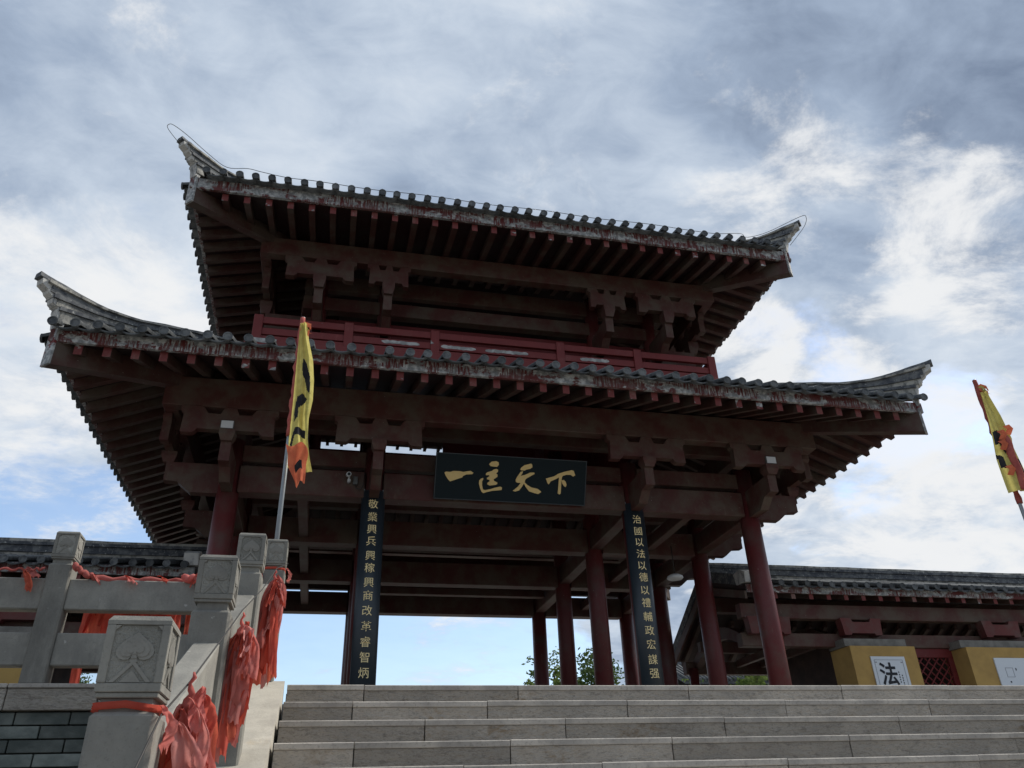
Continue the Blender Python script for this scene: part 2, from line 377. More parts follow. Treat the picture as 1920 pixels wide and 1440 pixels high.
# sloping string slabs beside the steps (both sides)
SL = DR/DT
def zs(y): return SL*(y-YS)
for sx in (-1, 1):
    yb = [YS+.02, YS-1.02, YS-2.1, YS-3.2, YS-4.3, YS-NST*DT]
    for a, b_ in zip(yb[:-1], yb[1:]):
        q = MB(); x0, x1 = sorted((sx*3.99, sx*4.30))
        q.prism([(b_+.003, zs(b_)-.35), (a-.003, zs(a)-.35), (a-.003, zs(a)+.015), (b_+.003, zs(b_)+.015)], x0, x1, 'x')
        q.build('string_slab', 'string_stone', stairs)

# ---------------- terrace retaining walls with brick courses and coping
def retaining(sx, label):
    x_in, x_out = 4.30, 9.0
    w = thing('retaining_wall', (sx*(x_in+x_out)/2, YS, GZ), label, 'wall')
    q = MB(); q.box(*sorted((sx*4.31, sx*60)), YS+.05, YS+.9, GZ, -.16); q.build('wall_core', 'mortar', w)
    # coping stones, rough faced
    xs = [4.31, 4.62, 5.1, 5.62, 6.5, 7.5, 8.5, 9.5]
    for a, b_ in zip(xs[:-1], xs[1:]):
        q = MB(); o = random.uniform(-.006, .006)
        q.use('step_stone').box(*sorted((sx*(a+.003), sx*(b_-.003))), YS-.035+o, YS+.4, -.152+o*.5, -.026+o*.5, .004)
        q.use('nosing_stone').box(*sorted((sx*(a+.003), sx*(b_-.003))), YS-.047+o, YS+.41, -.0255+o*.5, o*.5, .004); q.build('coping_stone', None, w)
    h = .0775; shared = {}
    for r in range(7 if sx < 0 else 2):
        z1 = -.158-r*h; x = 4.31-(r % 2)*.155
        while x < 6.6:
            a, b_ = max(x, 4.31), x+.31; x += .31
            if b_-a < .05: continue
            key = (round(b_-a, 3))
            if key not in shared:
                q = MB(); q.box(-(b_-a)/2+.004, (b_-a)/2-.004, -.05, .05, -h/2+.004, h/2-.004, .003); shared[key] = q.mesh('brick', ['brick_dark'])[0]
            place('brick', shared[key], (sx*(a+b_)/2, YS+.045+random.uniform(-.003, .003), z1-h/2), w)
    return w
retaining(-1, 'dark grey-green brick retaining wall with rough coping left of the stairs')
retaining(1, 'dark brick retaining wall with rough coping right of the stairs')

# ================================================================ GATE PAVILION
A, B = 6.03, 3.0
ROWS = [0.0, 2.92, 5.93, 8.9]
gate = thing('gate_pavilion', (0, 4.45, 0), 'large red two-tiered gate pavilion with upturned dark tiled eaves above the stairs', 'pavilion')
# columns
q = MB(); q.tube([(0, 0, 0), (0, 0, 3.0), (0, 0, 6.62)], [.24, .236, .222], 28); colme, colc = q.mesh('column', ['column_red'])
q = MB(); q.tube([(0, 0, 0), (0, 0, 4.5), (0, 0, 9.6)], [.24, .232, .22], 24); colt, coltc = q.mesh('column', ['column_red'])
q = MB(); q.tube([(0, 0, 0), (0, 0, .1), (0, 0, .16)], [.36, .36, .30], 24); basem, basec = q.mesh('column_base', ['concrete_grey'])
for sx in (-1, 1):
    for X in (A, B):
        for j, y in enumerate(ROWS):
            tall = X == B and j in (1, 2)
            o = place('column', colt if tall else colme, Vector((sx*X, y, 0))+(coltc if tall else colc), gate)
            place('column_base', basem, Vector((sx*X, y, 0))+basec, o)
# tie beams along X
def beam(x0, x1, y0, y1, z0, z1, mat='beam_red', name='tie_beam', parent=gate, ch=.012):
    q = MB(); q.box(x0, x1, y0, y1, z0, z1, ch); return q.build(name, mat, parent)
ZB = [5.41, 5.32, 5.20, 5.05]
for j, y in enumerate(ROWS):
    for a, b_ in ((-A+.2, -B-.2), (-B+.2, B-.2), (B+.2, A-.2)):
        h = .60 if j == 0 else .62
        beam(a, b_, y-.19, y+.19, ZB[j], ZB[j]+h)
        if j in (0, 3): beam(a, b_, y-.11, y+.11, ZB[j]+.73, ZB[j]+1.11)
        elif j == 1: beam(a, b_, y-.12, y+.12, ZB[j]+.95, ZB[j]+1.25)
        else: beam(a, b_, y-.12, y+.12, ZB[j]+.98, ZB[j]+1.2)
# secondary beams mid-bay along X (between rows 3 and 4)
beam(-B+.2, B-.2, 7.3, 7.55, 5.30, 5.5, name='joist')
# beams along Y
for sx in (-1, 1):
    for X in (A, B):
        for j in range(3):
            zb = ZB[j]*.5+ZB[j+1]*.5+.03
            beam(sx*X-.15, sx*X+.15, ROWS[j]+.2, ROWS[j+1]-.2, zb, zb+.5)
            if X == A: beam(sx*X-.1, sx*X+.1, ROWS[j]+.2, ROWS[j+1]-.2, zb+.72, zb+1.1)
    beam(sx*4.5-.11, sx*4.5+.11, .2, ROWS[1]-.2, 5.42, 5.72, name='joist')
    beam(sx*4.5-.11, sx*4.5+.11, ROWS[1]+.2, ROWS[2]-.2, 5.36, 5.66, name='joist')
    beam(sx*4.5-.11, sx*4.5+.11, ROWS[2]+.2, ROWS[3]-.2, 5.24, 5.5, name='joist')

# ---- eave brackets
def bracket_meshes(hw, gz0, gz1, feet=.09, arm_len=1.3, arm_top=6.03, arm_front=5.62, arm_back=5.38, scale=1):
    hd = gz1-gz0
    n = .15
    P = []
    # bow bracket outline in (x, z): feet at the bottom, three heads at the top with notches between
    top = [(-hw-.05, gz1), (-hw*.62, gz1), (-hw*.56, gz1-.025), (-hw*.47, gz1-n), (-hw*.20, gz1-n), (-hw*.13, gz1), (hw*.13, gz1), (hw*.20, gz1-n), (hw*.47, gz1-n), (hw*.56, gz1-.025), (hw*.62, gz1), (hw+.05, gz1)]
    side_r = [(hw+.05, gz1-.10), (hw-.02, gz1-.15), (hw, gz0)]
    bot = [(hw*.76, gz0), (hw*.70, gz0+feet*.4), (hw*.66, gz0+feet), (-hw*.66, gz0+feet), (-hw*.70, gz0+feet*.4), (-hw*.76, gz0), (-hw, gz0)]
    side_l = [(-hw+.02, gz1-.15), (-hw-.05, gz1-.10)]
    q = MB(); q.prism(top+side_r+bot+side_l, -.085, .085, 'y'); bow = q.mesh('bow_bracket', ['beam_red'])
    q = MB(); z0, z1 = arm_top, gz0+feet
    zm = z0+(z1-z0)*.55
    def ring(h, z): return [(-h, -h, z), (h, -h, z), (h, h, z), (-h, h, z)]
    V = ring(.105, z0)+ring(.155, zm)+ring(.155, z1)
    q.add(V, [(3,2,1,0), (8,9,10,11)]+[(i, (i+1) % 4, (i+1) % 4+4, i+4) for i in range(4)]+[(i+4, (i+1) % 4+4, (i+1) % 4+8, i+8) for i in range(4)])
    blk = q.mesh('bearing_block', ['beam_red'])
    q = MB(); q.prism([(-arm_len, arm_top), (-arm_len, arm_front), (-arm_len+.28, arm_front-.02), (-arm_len+.55, arm_back), (-.15, arm_back), (-.15, arm_top)], -.105, .105, 'x')
    arm = q.mesh('bracket_arm', ['beam_red'])
    return bow, blk, arm
def put_bracket(x, y, rot, set_, yo, parent=gate):
    bow, blk, arm = set_
    m = Matrix.Rotation(rot, 3, 'Z')
    for nm, (me, c), yy in (('bow_bracket', bow, yo), ('bearing_block', blk, yo), ('bracket_arm', arm, 0)):
        place(nm, me, Vector((x, y, 0))+m @ (c+Vector((0, yy, 0))), parent, rot=(0, 0, rot))
LOWB = bracket_meshes(.90, 6.17, 6.76)
for X in (-A, -B, B, A):
    put_bracket(X, 0, 0, LOWB, -1.27)
    put_bracket(X, ROWS[3], math.pi, LOWB, -1.27)
for y in ROWS:
    put_bracket(A, y, math.pi/2, LOWB, -1.27)
    put_bracket(-A, y, -math.pi/2, LOWB, -1.27)
# eave purlins
def purlin_ring(x, y0, y1, z0, z1, t, name='eave_purlin'):
    beam(-x-t, x+t, y0-t, y0+t, z0, z1, name=name); beam(-x-t, x+t, y1-t, y1+t, z0, z1, name=name)
    beam(-x-t, -x+t, y0+t+.002, y1-t-.002, z0-.002, z1-.003, name=name); beam(x-t, x+t, y0+t+.002, y1-t-.002, z0-.002, z1-.003, name=name)
purlin_ring(A+1.2, -1.2, ROWS[3]+1.2, 6.77, 7.43, .14)
# inner plate at the column line closing the ring above the ties
purlin_ring(A, 0, ROWS[3], 6.98, 7.5, .13, 'wall_plate')

# ---- roofs
def roof(name, ex, ey0, ey1, zb, slope, depth, raf_sp, raf_x0, tile_sp, tile_x0, fas_h, raf_h, hip_h, top, ridge_pts, body_cut):
    """ex, ey0, ey1: outer faces of the fascia; zb: bottom of fascia; depth: how far the deck runs inwards"""
    cx, cy = 0, (ey0+ey1)/2
    def ringpts(d, z): return [(-ex+d, ey0+d, z), (ex-d, ey0+d, z), (ex-d, ey1-d, z), (-ex+d, ey1-d, z)]
    q = MB(); so = ringpts(.06, zb+.005); si = ringpts(depth, zb+.005+slope*(depth-.06)); to = ringpts(.06, zb+fas_h-.01); ti = ringpts(depth, zb+fas_h+slope*(depth-.06)+.05)
    v = so+si+to+ti
    fs = []
    for i in range(4):
        j = (i+1) % 4
        fs += [(i, i+4, j+4, j), (i+8, j+8, j+12, i+12), (i, j, j+8, i+8)]
        if not top: fs.append((i+4, i+12, j+12, j+4))
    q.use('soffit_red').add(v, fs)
    if top:
        # closing upper part: steep hipped crown up to a ridge
        zt = zb+fas_h+slope*depth+.05
        hr = max(.5, ex-depth-1.0)
        rz = zt+2.2; o = len(q.v)
        q.use('roof_tile').add(ti+[(-1.8, cy, rz), (1.8, cy, rz)], [(0, 1, 5, 4), (1, 2, 5), (2, 3, 4, 5), (3, 0, 4)])
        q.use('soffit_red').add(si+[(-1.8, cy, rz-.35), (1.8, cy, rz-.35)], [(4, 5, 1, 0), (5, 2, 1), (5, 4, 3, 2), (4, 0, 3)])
    rf = q.build(name, None, gate)
    # fascia boards
    f1 = zb+fas_h
    for y0, y1 in ((ey0, ey0+.08), (ey1-.08, ey1)):
        q = MB(); q.box(-ex, ex, y0, y1, zb, f1, .006); q.build('fascia_board', 'fascia_red', rf)
    for sx in (-1, 1):
        q = MB(); q.box(*sorted((sx*(ex-.08), sx*ex)), ey0+.082, ey1-.082, zb+.001, f1-.001, .006); q.build('fascia_board', 'fascia_red', rf)
    # rafters
    cache = {}
    def rafter(x, y, rot, length):
        k = round(length, 2)
        if k not in cache:
            q = MB(); w = .07; r0 = .11
            za, zc = -raf_h, 0
            pl = [(r0, za), (r0, zc), (k, zc+slope*(k-r0)), (k, za+slope*(k-r0))]
            # rafters run inwards along +Y
            q.use('rafter_red').prism(pl, -w, w, 'x')
            fi = [i for i, f in enumerate(q.f)]
            q.use('rafter_end')
            for i, f in enumerate(q.f):
                if all(abs(q.v[n].y-r0) < 1e-6 for n in f): q.mi[i] = q.cur
            cache[k] = q.mesh('rafter')
        me, c = cache[k]
        m = Matrix.Rotation(rot, 3, 'Z')
        place('rafter', me, Vector((x, y, zb+slope*.05))+m @ c, rf, rot=(0, 0, rot))
    def span(lo, hi, sp, x0):
        n0 = math.ceil((lo-x0)/sp); out = []
        x = x0+n0*sp
        while x < hi: out.append(x); x += sp
        return out
    for x in span(-ex+.35, ex-.35, raf_sp, raf_x0):
        Lr = min(depth-.1, ex-abs(x)-.10)
        rafter(x, ey0, 0, Lr); rafter(x, ey1, math.pi, Lr)
    for y in span(ey0+.35, ey1-.35, raf_sp, cy+raf_sp/2):
        Lr = min(depth-.1, min(y-ey0, ey1-y)-.10)
        rafter(ex, y, math.pi/2, Lr); rafter(-ex, y, -math.pi/2, Lr)
    # hip beams
    for sx in (-1, 1):
        for yy, dy in ((ey0, 1), (ey1, -1)):
            q = MB(); d = Vector((-sx, dy, 0)).normalized(); n = Vector((dy*1.0, sx*1.0, 0)).normalized()*.115
            P = []; k1 = (depth-.1)*math.sqrt(2)
            for t, zz0, zz1 in ((.10, zb-hip_h, zb-.004), (k1, zb-hip_h+slope*(depth)*.95, zb-.02+slope*depth)):
                c = Vector((sx*ex, yy, 0))+d*t
                P += [c-n+Vector((0, 0, zz0)), c+n+Vector((0, 0, zz0)), c+n+Vector((0, 0, zz1)), c-n+Vector((0, 0, zz1))]
            q.use('rafter_red').add(P, [(0,1,2,3), (4,7,6,5), (0,4,5,1), (1,5,6,2), (2,6,7,3), (3,7,4,0)])
            q.use('corner_white')
            # squared, plastered end of the hip beam, across the corner
            P = []
            for t in (.055, .0995):
                c = Vector((sx*ex, yy, 0))+d*t
                P += [c-n*1.08+Vector((0, 0, zb-hip_h-.004)), c+n*1.08+Vector((0, 0, zb-hip_h-.004)), c+n*1.08+Vector((0, 0, zb+fas_h+.05)), c-n*1.08+Vector((0, 0, zb+fas_h+.05))]
            q.add(P, [(0,1,2,3), (4,7,6,5), (0,4,5,1), (1,5,6,2), (2,6,7,3), (3,7,4,0)])
            q.build('hip_beam', None, rf)
    # barrel tiles and trough tiles
    tc_ = {}
    def tile(x, y, rot, length, r=.085):
        k = round(length, 1)
        if k not in tc_:
            q = MB(); o = len(q.v); sg = 9; y0, y1 = -.26, k
            z0, z1 = slope*y0, slope*y1
            for yy, zz in ((y0, z0), (y1, z1)):
                for i in range(sg):
                    a = math.pi*(-.12+1.24*i/(sg-1)); q.v.append(Vector((math.cos(a)*r, yy, zz+.03+math.sin(a)*r)))
            for i in range(sg-1): q.face([i, i+1, sg+i+1, sg+i], True)
            # round end disc with a raised rim
            for rr, yy in ((r*1.04, y0-.012), (r*.80, y0-.012), (r*.78, y0-.002)):
                for i in range(14):
                    a = 2*math.pi*i/14; q.v.append(Vector((math.cos(a)*rr, yy, z0+.03+math.sin(a)*rr)))
            b0 = 2*sg
            for kx in range(2):
                for i in range(14):
                    q.face([b0+kx*14+i, b0+kx*14+(i+1) % 14, b0+(kx+1)*14+(i+1) % 14, b0+(kx+1)*14+i])
            q.face([b0+28+i for i in range(14)])
            ob = len(q.v)
            for i in range(14):
                a = 2*math.pi*i/14; q.v.append(Vector((math.cos(a)*r*1.04, y0+.03, z0+.03+math.sin(a)*r*1.04)))
            for i in range(14): q.face([b0+i, ob+i, ob+(i+1) % 14, b0+(i+1) % 14])
            q.use('roof_tile'); tc_[k] = q.mesh('barrel_tile', ['roof_tile'])
        me, c = tc_[k]; m = Matrix.Rotation(rot, 3, 'Z')
        place('barrel_tile', me, Vector((x, y, f1+.085))+m @ c+Vector((0, 0, random.uniform(-.006, .006))), rf, rot=(0, random.uniform(-.03, .03), rot))
    tr_ = {}
    def trough(x, y, rot, length):
        k = round(length, 1)
        if k not in tr_:
            q = MB(); o = 0; sg = 7; y0, y1 = -.21, k; hw = tile_sp/2
            for off in (0, -.028):
                for yy in (y0, y1):
                    for i in range(sg):
                        u = -1+2*i/(sg-1); q.v.append(Vector((u*hw, yy, slope*yy-.055*(1-u*u)+.03+off)))
            for i in range(sg-1):
                q.face([i, i+1, sg+i+1, sg+i], True); q.face([2*sg+i+1, 2*sg+i, 3*sg+i, 3*sg+i+1], True); q.face([i+1, i, 2*sg+i, 2*sg+i+1])
            tr_[k] = q.mesh('trough_tile', ['roof_tile'])
        me, c = tr_[k]; m = Matrix.Rotation(rot, 3, 'Z')
        place('trough_tile', me, Vector((x, y, f1+.03))+m @ c, rf, rot=(0, 0, rot))
    rear = []
    for x in span(-ex+.08, ex-.08, tile_sp, tile_x0):
        Lt = max(.15, min(depth-.05, ex-abs(x)+.02)); tile(x, ey0, 0, Lt)
        if x+tile_sp < ex-.15: trough(x+tile_sp/2, ey0, 0, max(.1, min(depth-.05, ex-abs(x+tile_sp/2))))
    for sx in (-1, 1):
        for y in span(ey0+.36, ey1-.36, tile_sp, ey0+.40):
            Lt = max(.15, min(depth-.05, min(y-ey0, ey1-y)+.02)); tile(sx*ex, y, sx*math.pi/2, Lt)
            if ey0+.35 < y+tile_sp/2 < ey1-.35: trough(sx*ex, y+tile_sp/2, sx*math.pi/2, max(.1, min(depth-.05, min(y+tile_sp/2-ey0, ey1-y-tile_sp/2))))
    # rear eave tiles (never seen singly): one piece
    q = MB(); q.use('roof_tile')
    for x in span(-ex+.08, ex-.08, tile_sp, tile_x0):
        Lt = max(.15, min(depth-.05, ex-abs(x)+.02))
        q.tube([(x, ey1+.26, f1+.11-slope*.26), (x, ey1-Lt, f1+.11+slope*Lt)], .085, 7)
    o = q.build('rear_tiles', None, rf); o['kind'] = 'stuff'
    # hip ridges with upturned ends
    def hipridge(sx, dy, yy):
        d = Vector((-sx, dy, 0)); nn = Vector((dy, sx, 0)).normalized()
        base = lambda s_: f1+.10+slope*max(s_, -.1)
        S = [p[0] for p in ridge_pts]; Z = [p[1] for p in ridge_pts]
        def ztop(s_):
            for i in range(len(S)-1):
                if s_ <= S[i+1]: 
                    u = (s_-S[i])/(S[i+1]-S[i]); return Z[i]+(Z[i+1]-Z[i])*u
            return Z[-1]
        q = MB()
        layers = [(0, .30, .12, 'ridge_plaster', .0), (.30, .40, .155, 'ridge_tile', .03), (.40, .56, .115, 'ridge_plaster', .08), (.56, .66, .15, 'ridge_tile', .14), (.66, .82, .12, 'ridge_tile', .19), (.82, .89, .165, 'ridge_plaster', .25), (.89, 1.0, .11, 'ridge_tile', .36)]
        s_end = S[-1]; ns = 22
        for f0, f1_, hw, mt, ov in layers:
            q.use(mt); rows = []
            s0 = .02-ov*1.0
            for i in range(ns+1):
                s_ = s0+(s_end-s0)*(i/ns)**1.2
                zb_, zt_ = base(s_), ztop(s_)
                za, zc = zb_+(zt_-zb_)*f0, zb_+(zt_-zb_)*f1_
                c = Vector((sx*ex, yy, 0))+d*s_
                jig = .006*math.sin(i*2.1+f0*9)
                rows.append([c-nn*hw+Vector((0, 0, za)), c-nn*(hw*(.75 if f1_ == 1 else 1))+Vector((0, 0, zc+jig)), c+nn*(hw*(.75 if f1_ == 1 else 1))+Vector((0, 0, zc+jig)), c+nn*hw+Vector((0, 0, za))])
            o = len(q.v)
            for r_ in rows: q.v += r_
            for i in range(ns):
                for j in range(4):
                    q.face([o+i*4+j, o+i*4+(j+1) % 4, o+(i+1)*4+(j+1) % 4, o+(i+1)*4+j])
            q.face([o, o+1, o+2, o+3]); q.face([o+ns*4+3, o+ns*4+2, o+ns*4+1, o+ns*4])
        # white moulded end of the ridge
        q.use('horn_white'); zb_, zt_ = base(0), ztop(S[0])
        H = zt_-zb_
        prof = [(.10, -.12), (.02, -.10), (.0, .12), (-.03, .30), (-.02, .34), (-.10, .42), (-.12, .54), (-.18, .60), (-.20, .66), (-.29, .74), (-.30, .86), (-.26, .90), (.0, .86), (.14, .5)]
        o = len(q.v); n = len(prof)
        for sg in (-.10, .10):
            for a, hh in prof: q.v.append(Vector((sx*ex, yy, zb_+hh*H))+d*a+nn*sg)
        q.face(list(range(n))); q.face(list(range(2*n-1, n-1, -1)))
        for i in range(n): q.face([o+i, o+i+n, o+(i+1) % n+n, o+(i+1) % n])
        q.f[-n-2] = [o+i for i in range(n)]; q.f[-n-1] = [o+n+i for i in range(n)][::-1]
        q.build('hip_ridge', None, rf)
    for sx in (-1, 1):
        hipridge(sx, 1, ey0); hipridge(sx, -1, ey1)
    return rf
lower = roof('lower_roof', 9.05, -3.12, 12.02, 6.97, .40, 4.22, .484, -4.2, .373, -8.59, .25, .20, .48, False,
     [(-.36, 8.18), (0, 8.14), (.5, 8.10), (1.0, 8.20), (1.6, 8.48), (2.3, 8.78), (3.4, 9.2)], None)
upper = roof('upper_roof', 7.65, -1.80, 10.70, 12.13, .24, 3.6, .49, -4.9, .364, -7.3, .30, .20, .42, True,
     [(-.36, 13.28), (0, 13.25), (.5, 13.22), (.9, 13.36), (1.5, 13.62), (2.2, 13.95), (3.4, 14.5)], None)

# ---- upper storey
UW = 4.95; UY0, UY1 = 1.2, 7.7
def wall(x0, x1, y0, y1, z0, z1, mat='wall_red', name='wall_panel', p=gate):
    q = MB(); q.box(x0, x1, y0, y1, z0, z1); return q.build(name, mat, p)
wall(-UW, UW, UY0, UY0+.15, 8.75, 10.85)
wall(-UW, UW, UY1-.15, UY1, 8.75, 10.02)
wall(-.42, UW, UY1-.15, UY1, 10.022, 11.6)
beam(-UW-.1, -.42, UY1-.13, UY1+.13, 10.37, 11.46, name='tie_beam')
for i in range(10):
    q = MB(); q.box(-4.75+i*.46, -4.65+i*.46, UY1-.16, UY1+.16, 10.27, 10.368); q.build('joist_end', 'rafter_red', gate)
for sx in (-1, 1):
    wall(*sorted((sx*UW, sx*(UW-.15))), UY0+.152, UY1-.152, 8.75, 10.85)
beam(-UW-.1, UW+.1, UY0-.13, UY0+.13, 11.06, 11.46, name='tie_beam')
for sx in (-1, 1): beam(*sorted((sx*(UW-.1), sx*(UW+.14))), UY0+.135, UY1-.2, 11.06, 11.46, name='tie_beam')
beam(-UW-.1, UW+.1, UY0-.1, UY0+.1, 11.72, 12.2, name='wall_plate')
for sx in (-1, 1): beam(*sorted((sx*(UW-.1), sx*(UW+.1))), UY0+.105, UY1-.1, 11.72, 12.2, name='wall_plate')
# loft boarding that closes the side bays behind the ties
q = MB(); q.tube([(0, 0, 8.7), (0, 0, 12.3)], .19, 20); ucol, ucolc = q.mesh('upper_column', ['column_red'])
for sx in (-1, 1):
    for X in (4.63, 2.93):
        for y in (UY0, UY1-.05): place('upper_column', ucol, Vector((sx*X, y, 0))+ucolc, gate)
purlin_ring(6.0, -.03, 8.93, 11.76, 12.27, .13)
UPA = bracket_meshes(.83, 11.13, 11.74, arm_len=1.33, arm_top=10.86, arm_front=10.42, arm_back=10.2)
UPB = bracket_meshes(.50, 11.13, 11.74, arm_len=1.33, arm_top=10.86, arm_front=10.42, arm_back=10.2)
for sx in (-1, 1):
    put_bracket(sx*4.63, UY0, 0, UPA, -1.30); put_bracket(sx*2.93, UY0, 0, UPB, -1.30)
    put_bracket(sx*4.63, UY1, math.pi, UPA, -1.30); put_bracket(sx*2.93, UY1, math.pi, UPB, -1.30)
    for y in (UY0+.1, UY1-.1): put_bracket(sx*4.63, y, sx*math.pi/2, UPA, -1.34)
# ---- balcony railing in bright red
bx, by0, by1 = 6.08, .36, 8.54
def rail(x0, x1, y0, y1, z0, z1, name='balcony_rail', mat='rail_red'):
    q = MB(); q.box(x0, x1, y0, y1, z0, z1, .008); return q.build(name, mat, gate)
for (y0, y1) in ((by0, by0+.10), (by1-.10, by1)):
    rail(-bx, bx, y0, y1, 10.01, 10.2); rail(-bx, bx, y0+.012, y1-.012, 9.70, 9.89); rail(-bx, bx, y0+.004, y1-.004, 8.9, 9.66, 'balcony_apron')
for sx in (-1, 1):
    for z0, z1, nm in ((10.012, 10.198, 'balcony_rail'), (9.702, 9.888, 'balcony_rail'), (8.9, 9.658, 'balcony_apron')):
        rail(*sorted((sx*(bx-.10), sx*bx)), by0+.105, by1-.105, z0, z1, nm)
for X in (-5.99, -3.82, -1.66, 1.66, 3.82, 5.99):
    for y in (by0-.035, by1-.105):
        rail(X-.11, X+.11, y, y+.14, 9.3, 10.235, 'balcony_post')
for sx in (-1, 1):
    for y in (2.3, 4.45, 6.6): rail(*sorted((sx*(bx-.105), sx*(bx+.035))), y-.11, y+.11, 9.3, 10.235, 'balcony_post')
# stepped base under the railing
for y0, y1 in ((by0-.09, by0+.25), (by1-.25, by1+.09)):
    q = MB(); q.box(-bx-.16, bx+.16, y0, y1, 8.6, 9.52, .008); q.build('balcony_base', 'rail_red', gate)
for sx in (-1, 1):
    q = MB(); q.box(*sorted((sx*(bx+.16), sx*(bx-.25))), by0+.252, by1-.252, 8.6, 9.518, .008); q.build('balcony_base', 'rail_red', gate)
# bare patches where the red paint has fallen off the middle rail
for a, b_ in ((-3.0, -2.05), (-1.5, -.6), (-.35, .78), (2.2, 3.0)):
    n = 14; P = []
    for i in range(n+1): P.append((a+(b_-a)*i/n, 9.75+random.uniform(-.012, .012)+(.03 if i in (0, n) else 0)))
    for i in range(n, -1, -1): P.append((a+(b_-a)*i/n, 9.845+random.uniform(-.012, .012)-(.03 if i in (0, n) else 0)))
    q = MB(); q.prism(P, by0+.006, by0+.03, 'y'); q.build('bare_patch', 'peel_white', gate)
for a, b_, z in ((-6.2, -5.5, 9.42),):
    P = [(a, z), (a+.5, z-.04), (b_, z+.03), (b_, z+.09), (a, z+.1)]
    q = MB(); q.prism(P, by0-.096, by0-.06, 'y'); q.build('bare_patch', 'peel_white', gate)
# ================================================================ PLAQUE, COUPLETS
def glyph(poly, to3, thick, mat, name, parent):
    """poly in board coordinates -> solid piece standing proud of the board"""
    q = MB(); n = len(poly)
    area = sum(poly[i][0]*poly[(i+1) % n][1]-poly[(i+1) % n][0]*poly[i][1] for i in range(n))
    if area < 0: poly = poly[::-1]
    q.v = [to3(u, v, 0) for u, v in poly]+[to3(u, v, thick) for u, v in poly]
    q.face(list(range(n, 2*n)))
    for i in range(n): q.face([i, (i+1) % n, (i+1) % n+n, i+n])
    return q.build(name, mat, parent)
pz0, pz1, py0, py1 = 5.425, 6.355, -.30, -.72
pup = Vector((0, py1-py0, pz1-pz0)); PLN = pup.length; pup.normalize(); pn = Vector((0, -pup.z, pup.y))
pb = Vector((0, py0, pz0))
plaque = thing('name_plaque', (.03, -.4, 5.42), 'long dark plaque with four large gold brush characters hung over the middle bay', 'plaque')
def P3(u, v, w): return pb+Vector((u, 0, 0))+pup*v+pn*w
q = MB(); x0, x1 = -1.71, 1.76
cs = [P3(u, v, w) for w in (-.07, 0) for v in (0, PLN) for u in (x0, x1)]
q.add(cs, [(0,2,3,1), (4,5,7,6), (0,1,5,4), (2,6,7,3), (0,4,6,2), (1,3,7,5)]); q.build('board', 'plaque_black', plaque)
for (u0, u1, v0, v1) in ((x0, x1, 0, .02), (x0, x1, PLN-.02, PLN), (x0, x0+.02, .02, PLN-.02), (x1-.02, x1, .02, PLN-.02)):
    q = MB(); cs = [P3(u, v, w) for w in (.001, .008) for v in (v0, v1) for u in (u0, u1)]
    q.add(cs, [(0,2,3,1), (4,5,7,6), (0,1,5,4), (2,6,7,3), (0,4,6,2), (1,3,7,5)]); q.build('edge_strip', 'board_black', plaque)
for x in (-1.2, 1.25):
    q = MB(); q.tube([P3(x, PLN-.05, -.05), (x, -.12, 6.5)], .018, 6); q.build('hanger', 'dark_wire', plaque)
    q = MB(); q.box(x-.05, x+.05, -.28, -.19, 5.44, 5.5); q.build('support_block', 'beam_red', plaque)
GL = {
'one': [[[-1.508,.579],[-1.472,.603],[-1.372,.602],[-1.307,.627],[-1.162,.629],[-1.094,.617],[-.927,.649],[-.857,.609],[-.889,.578],[-1.023,.562],[-1.088,.529],[-1.103,.496],[-1.271,.431],[-1.369,.393],[-1.421,.439],[-1.478,.519]]],
'region': [[[-.52,.821],[-.466,.88],[-.365,.897],[-.306,.874],[-.296,.818],[-.334,.771],[-.425,.773],[-.483,.779]],
 [[-.581,.602],[-.553,.637],[-.442,.676],[-.41,.707],[-.343,.726],[-.307,.706],[-.309,.661],[-.348,.626],[-.311,.595],[-.315,.55],[-.363,.514],[-.396,.494],[-.387,.457],[-.312,.428],[-.306,.395],[-.343,.37],[-.478,.348],[-.532,.372],[-.534,.405],[-.484,.441],[-.486,.474],[-.543,.482],[-.55,.515],[-.491,.556],[-.504,.577],[-.572,.573]],
 [[-.68,.492],[-.64,.51],[-.629,.482],[-.653,.432],[-.648,.343],[-.624,.256],[-.573,.241],[-.439,.277],[-.373,.302],[-.238,.338],[-.196,.323],[-.199,.267],[-.233,.259],[-.414,.234],[-.548,.198],[-.609,.173],[-.649,.2],[-.688,.275],[-.723,.384],[-.718,.45]]],
'sky': [[[.196,.746],[.228,.793],[.295,.846],[.443,.89],[.468,.863],[.476,.807],[.427,.77],[.347,.75],[.302,.725],[.221,.725]],
 [[.107,.506],[.138,.575],[.211,.691],[.268,.71],[.253,.659],[.217,.601],[.319,.629],[.432,.687],[.525,.693],[.538,.664],[.459,.615],[.359,.553],[.326,.518],[.318,.461],[.379,.409],[.475,.358],[.628,.332],[.718,.269],[.646,.216],[.575,.228],[.434,.266],[.347,.362],[.303,.434],[.266,.369],[.202,.276],[.112,.245],[.053,.258],[.097,.293],[.174,.364],[.226,.445],[.157,.442],[.117,.462]]],
'under': [[[.805,.573],[.835,.584],[.997,.633],[1.087,.695],[1.226,.748],[1.402,.796],[1.45,.783],[1.491,.683],[1.445,.653],[1.384,.688],[1.277,.683],[1.196,.655],[1.181,.621],[1.172,.53],[1.171,.394],[1.171,.258],[1.142,.23],[1.101,.255],[1.106,.368],[1.109,.526],[1.115,.617],[1.047,.579],[.921,.516],[.878,.442],[.846,.478]],
 [[1.178,.552],[1.225,.566],[1.274,.524],[1.297,.457],[1.281,.406],[1.245,.42],[1.194,.485]]]}
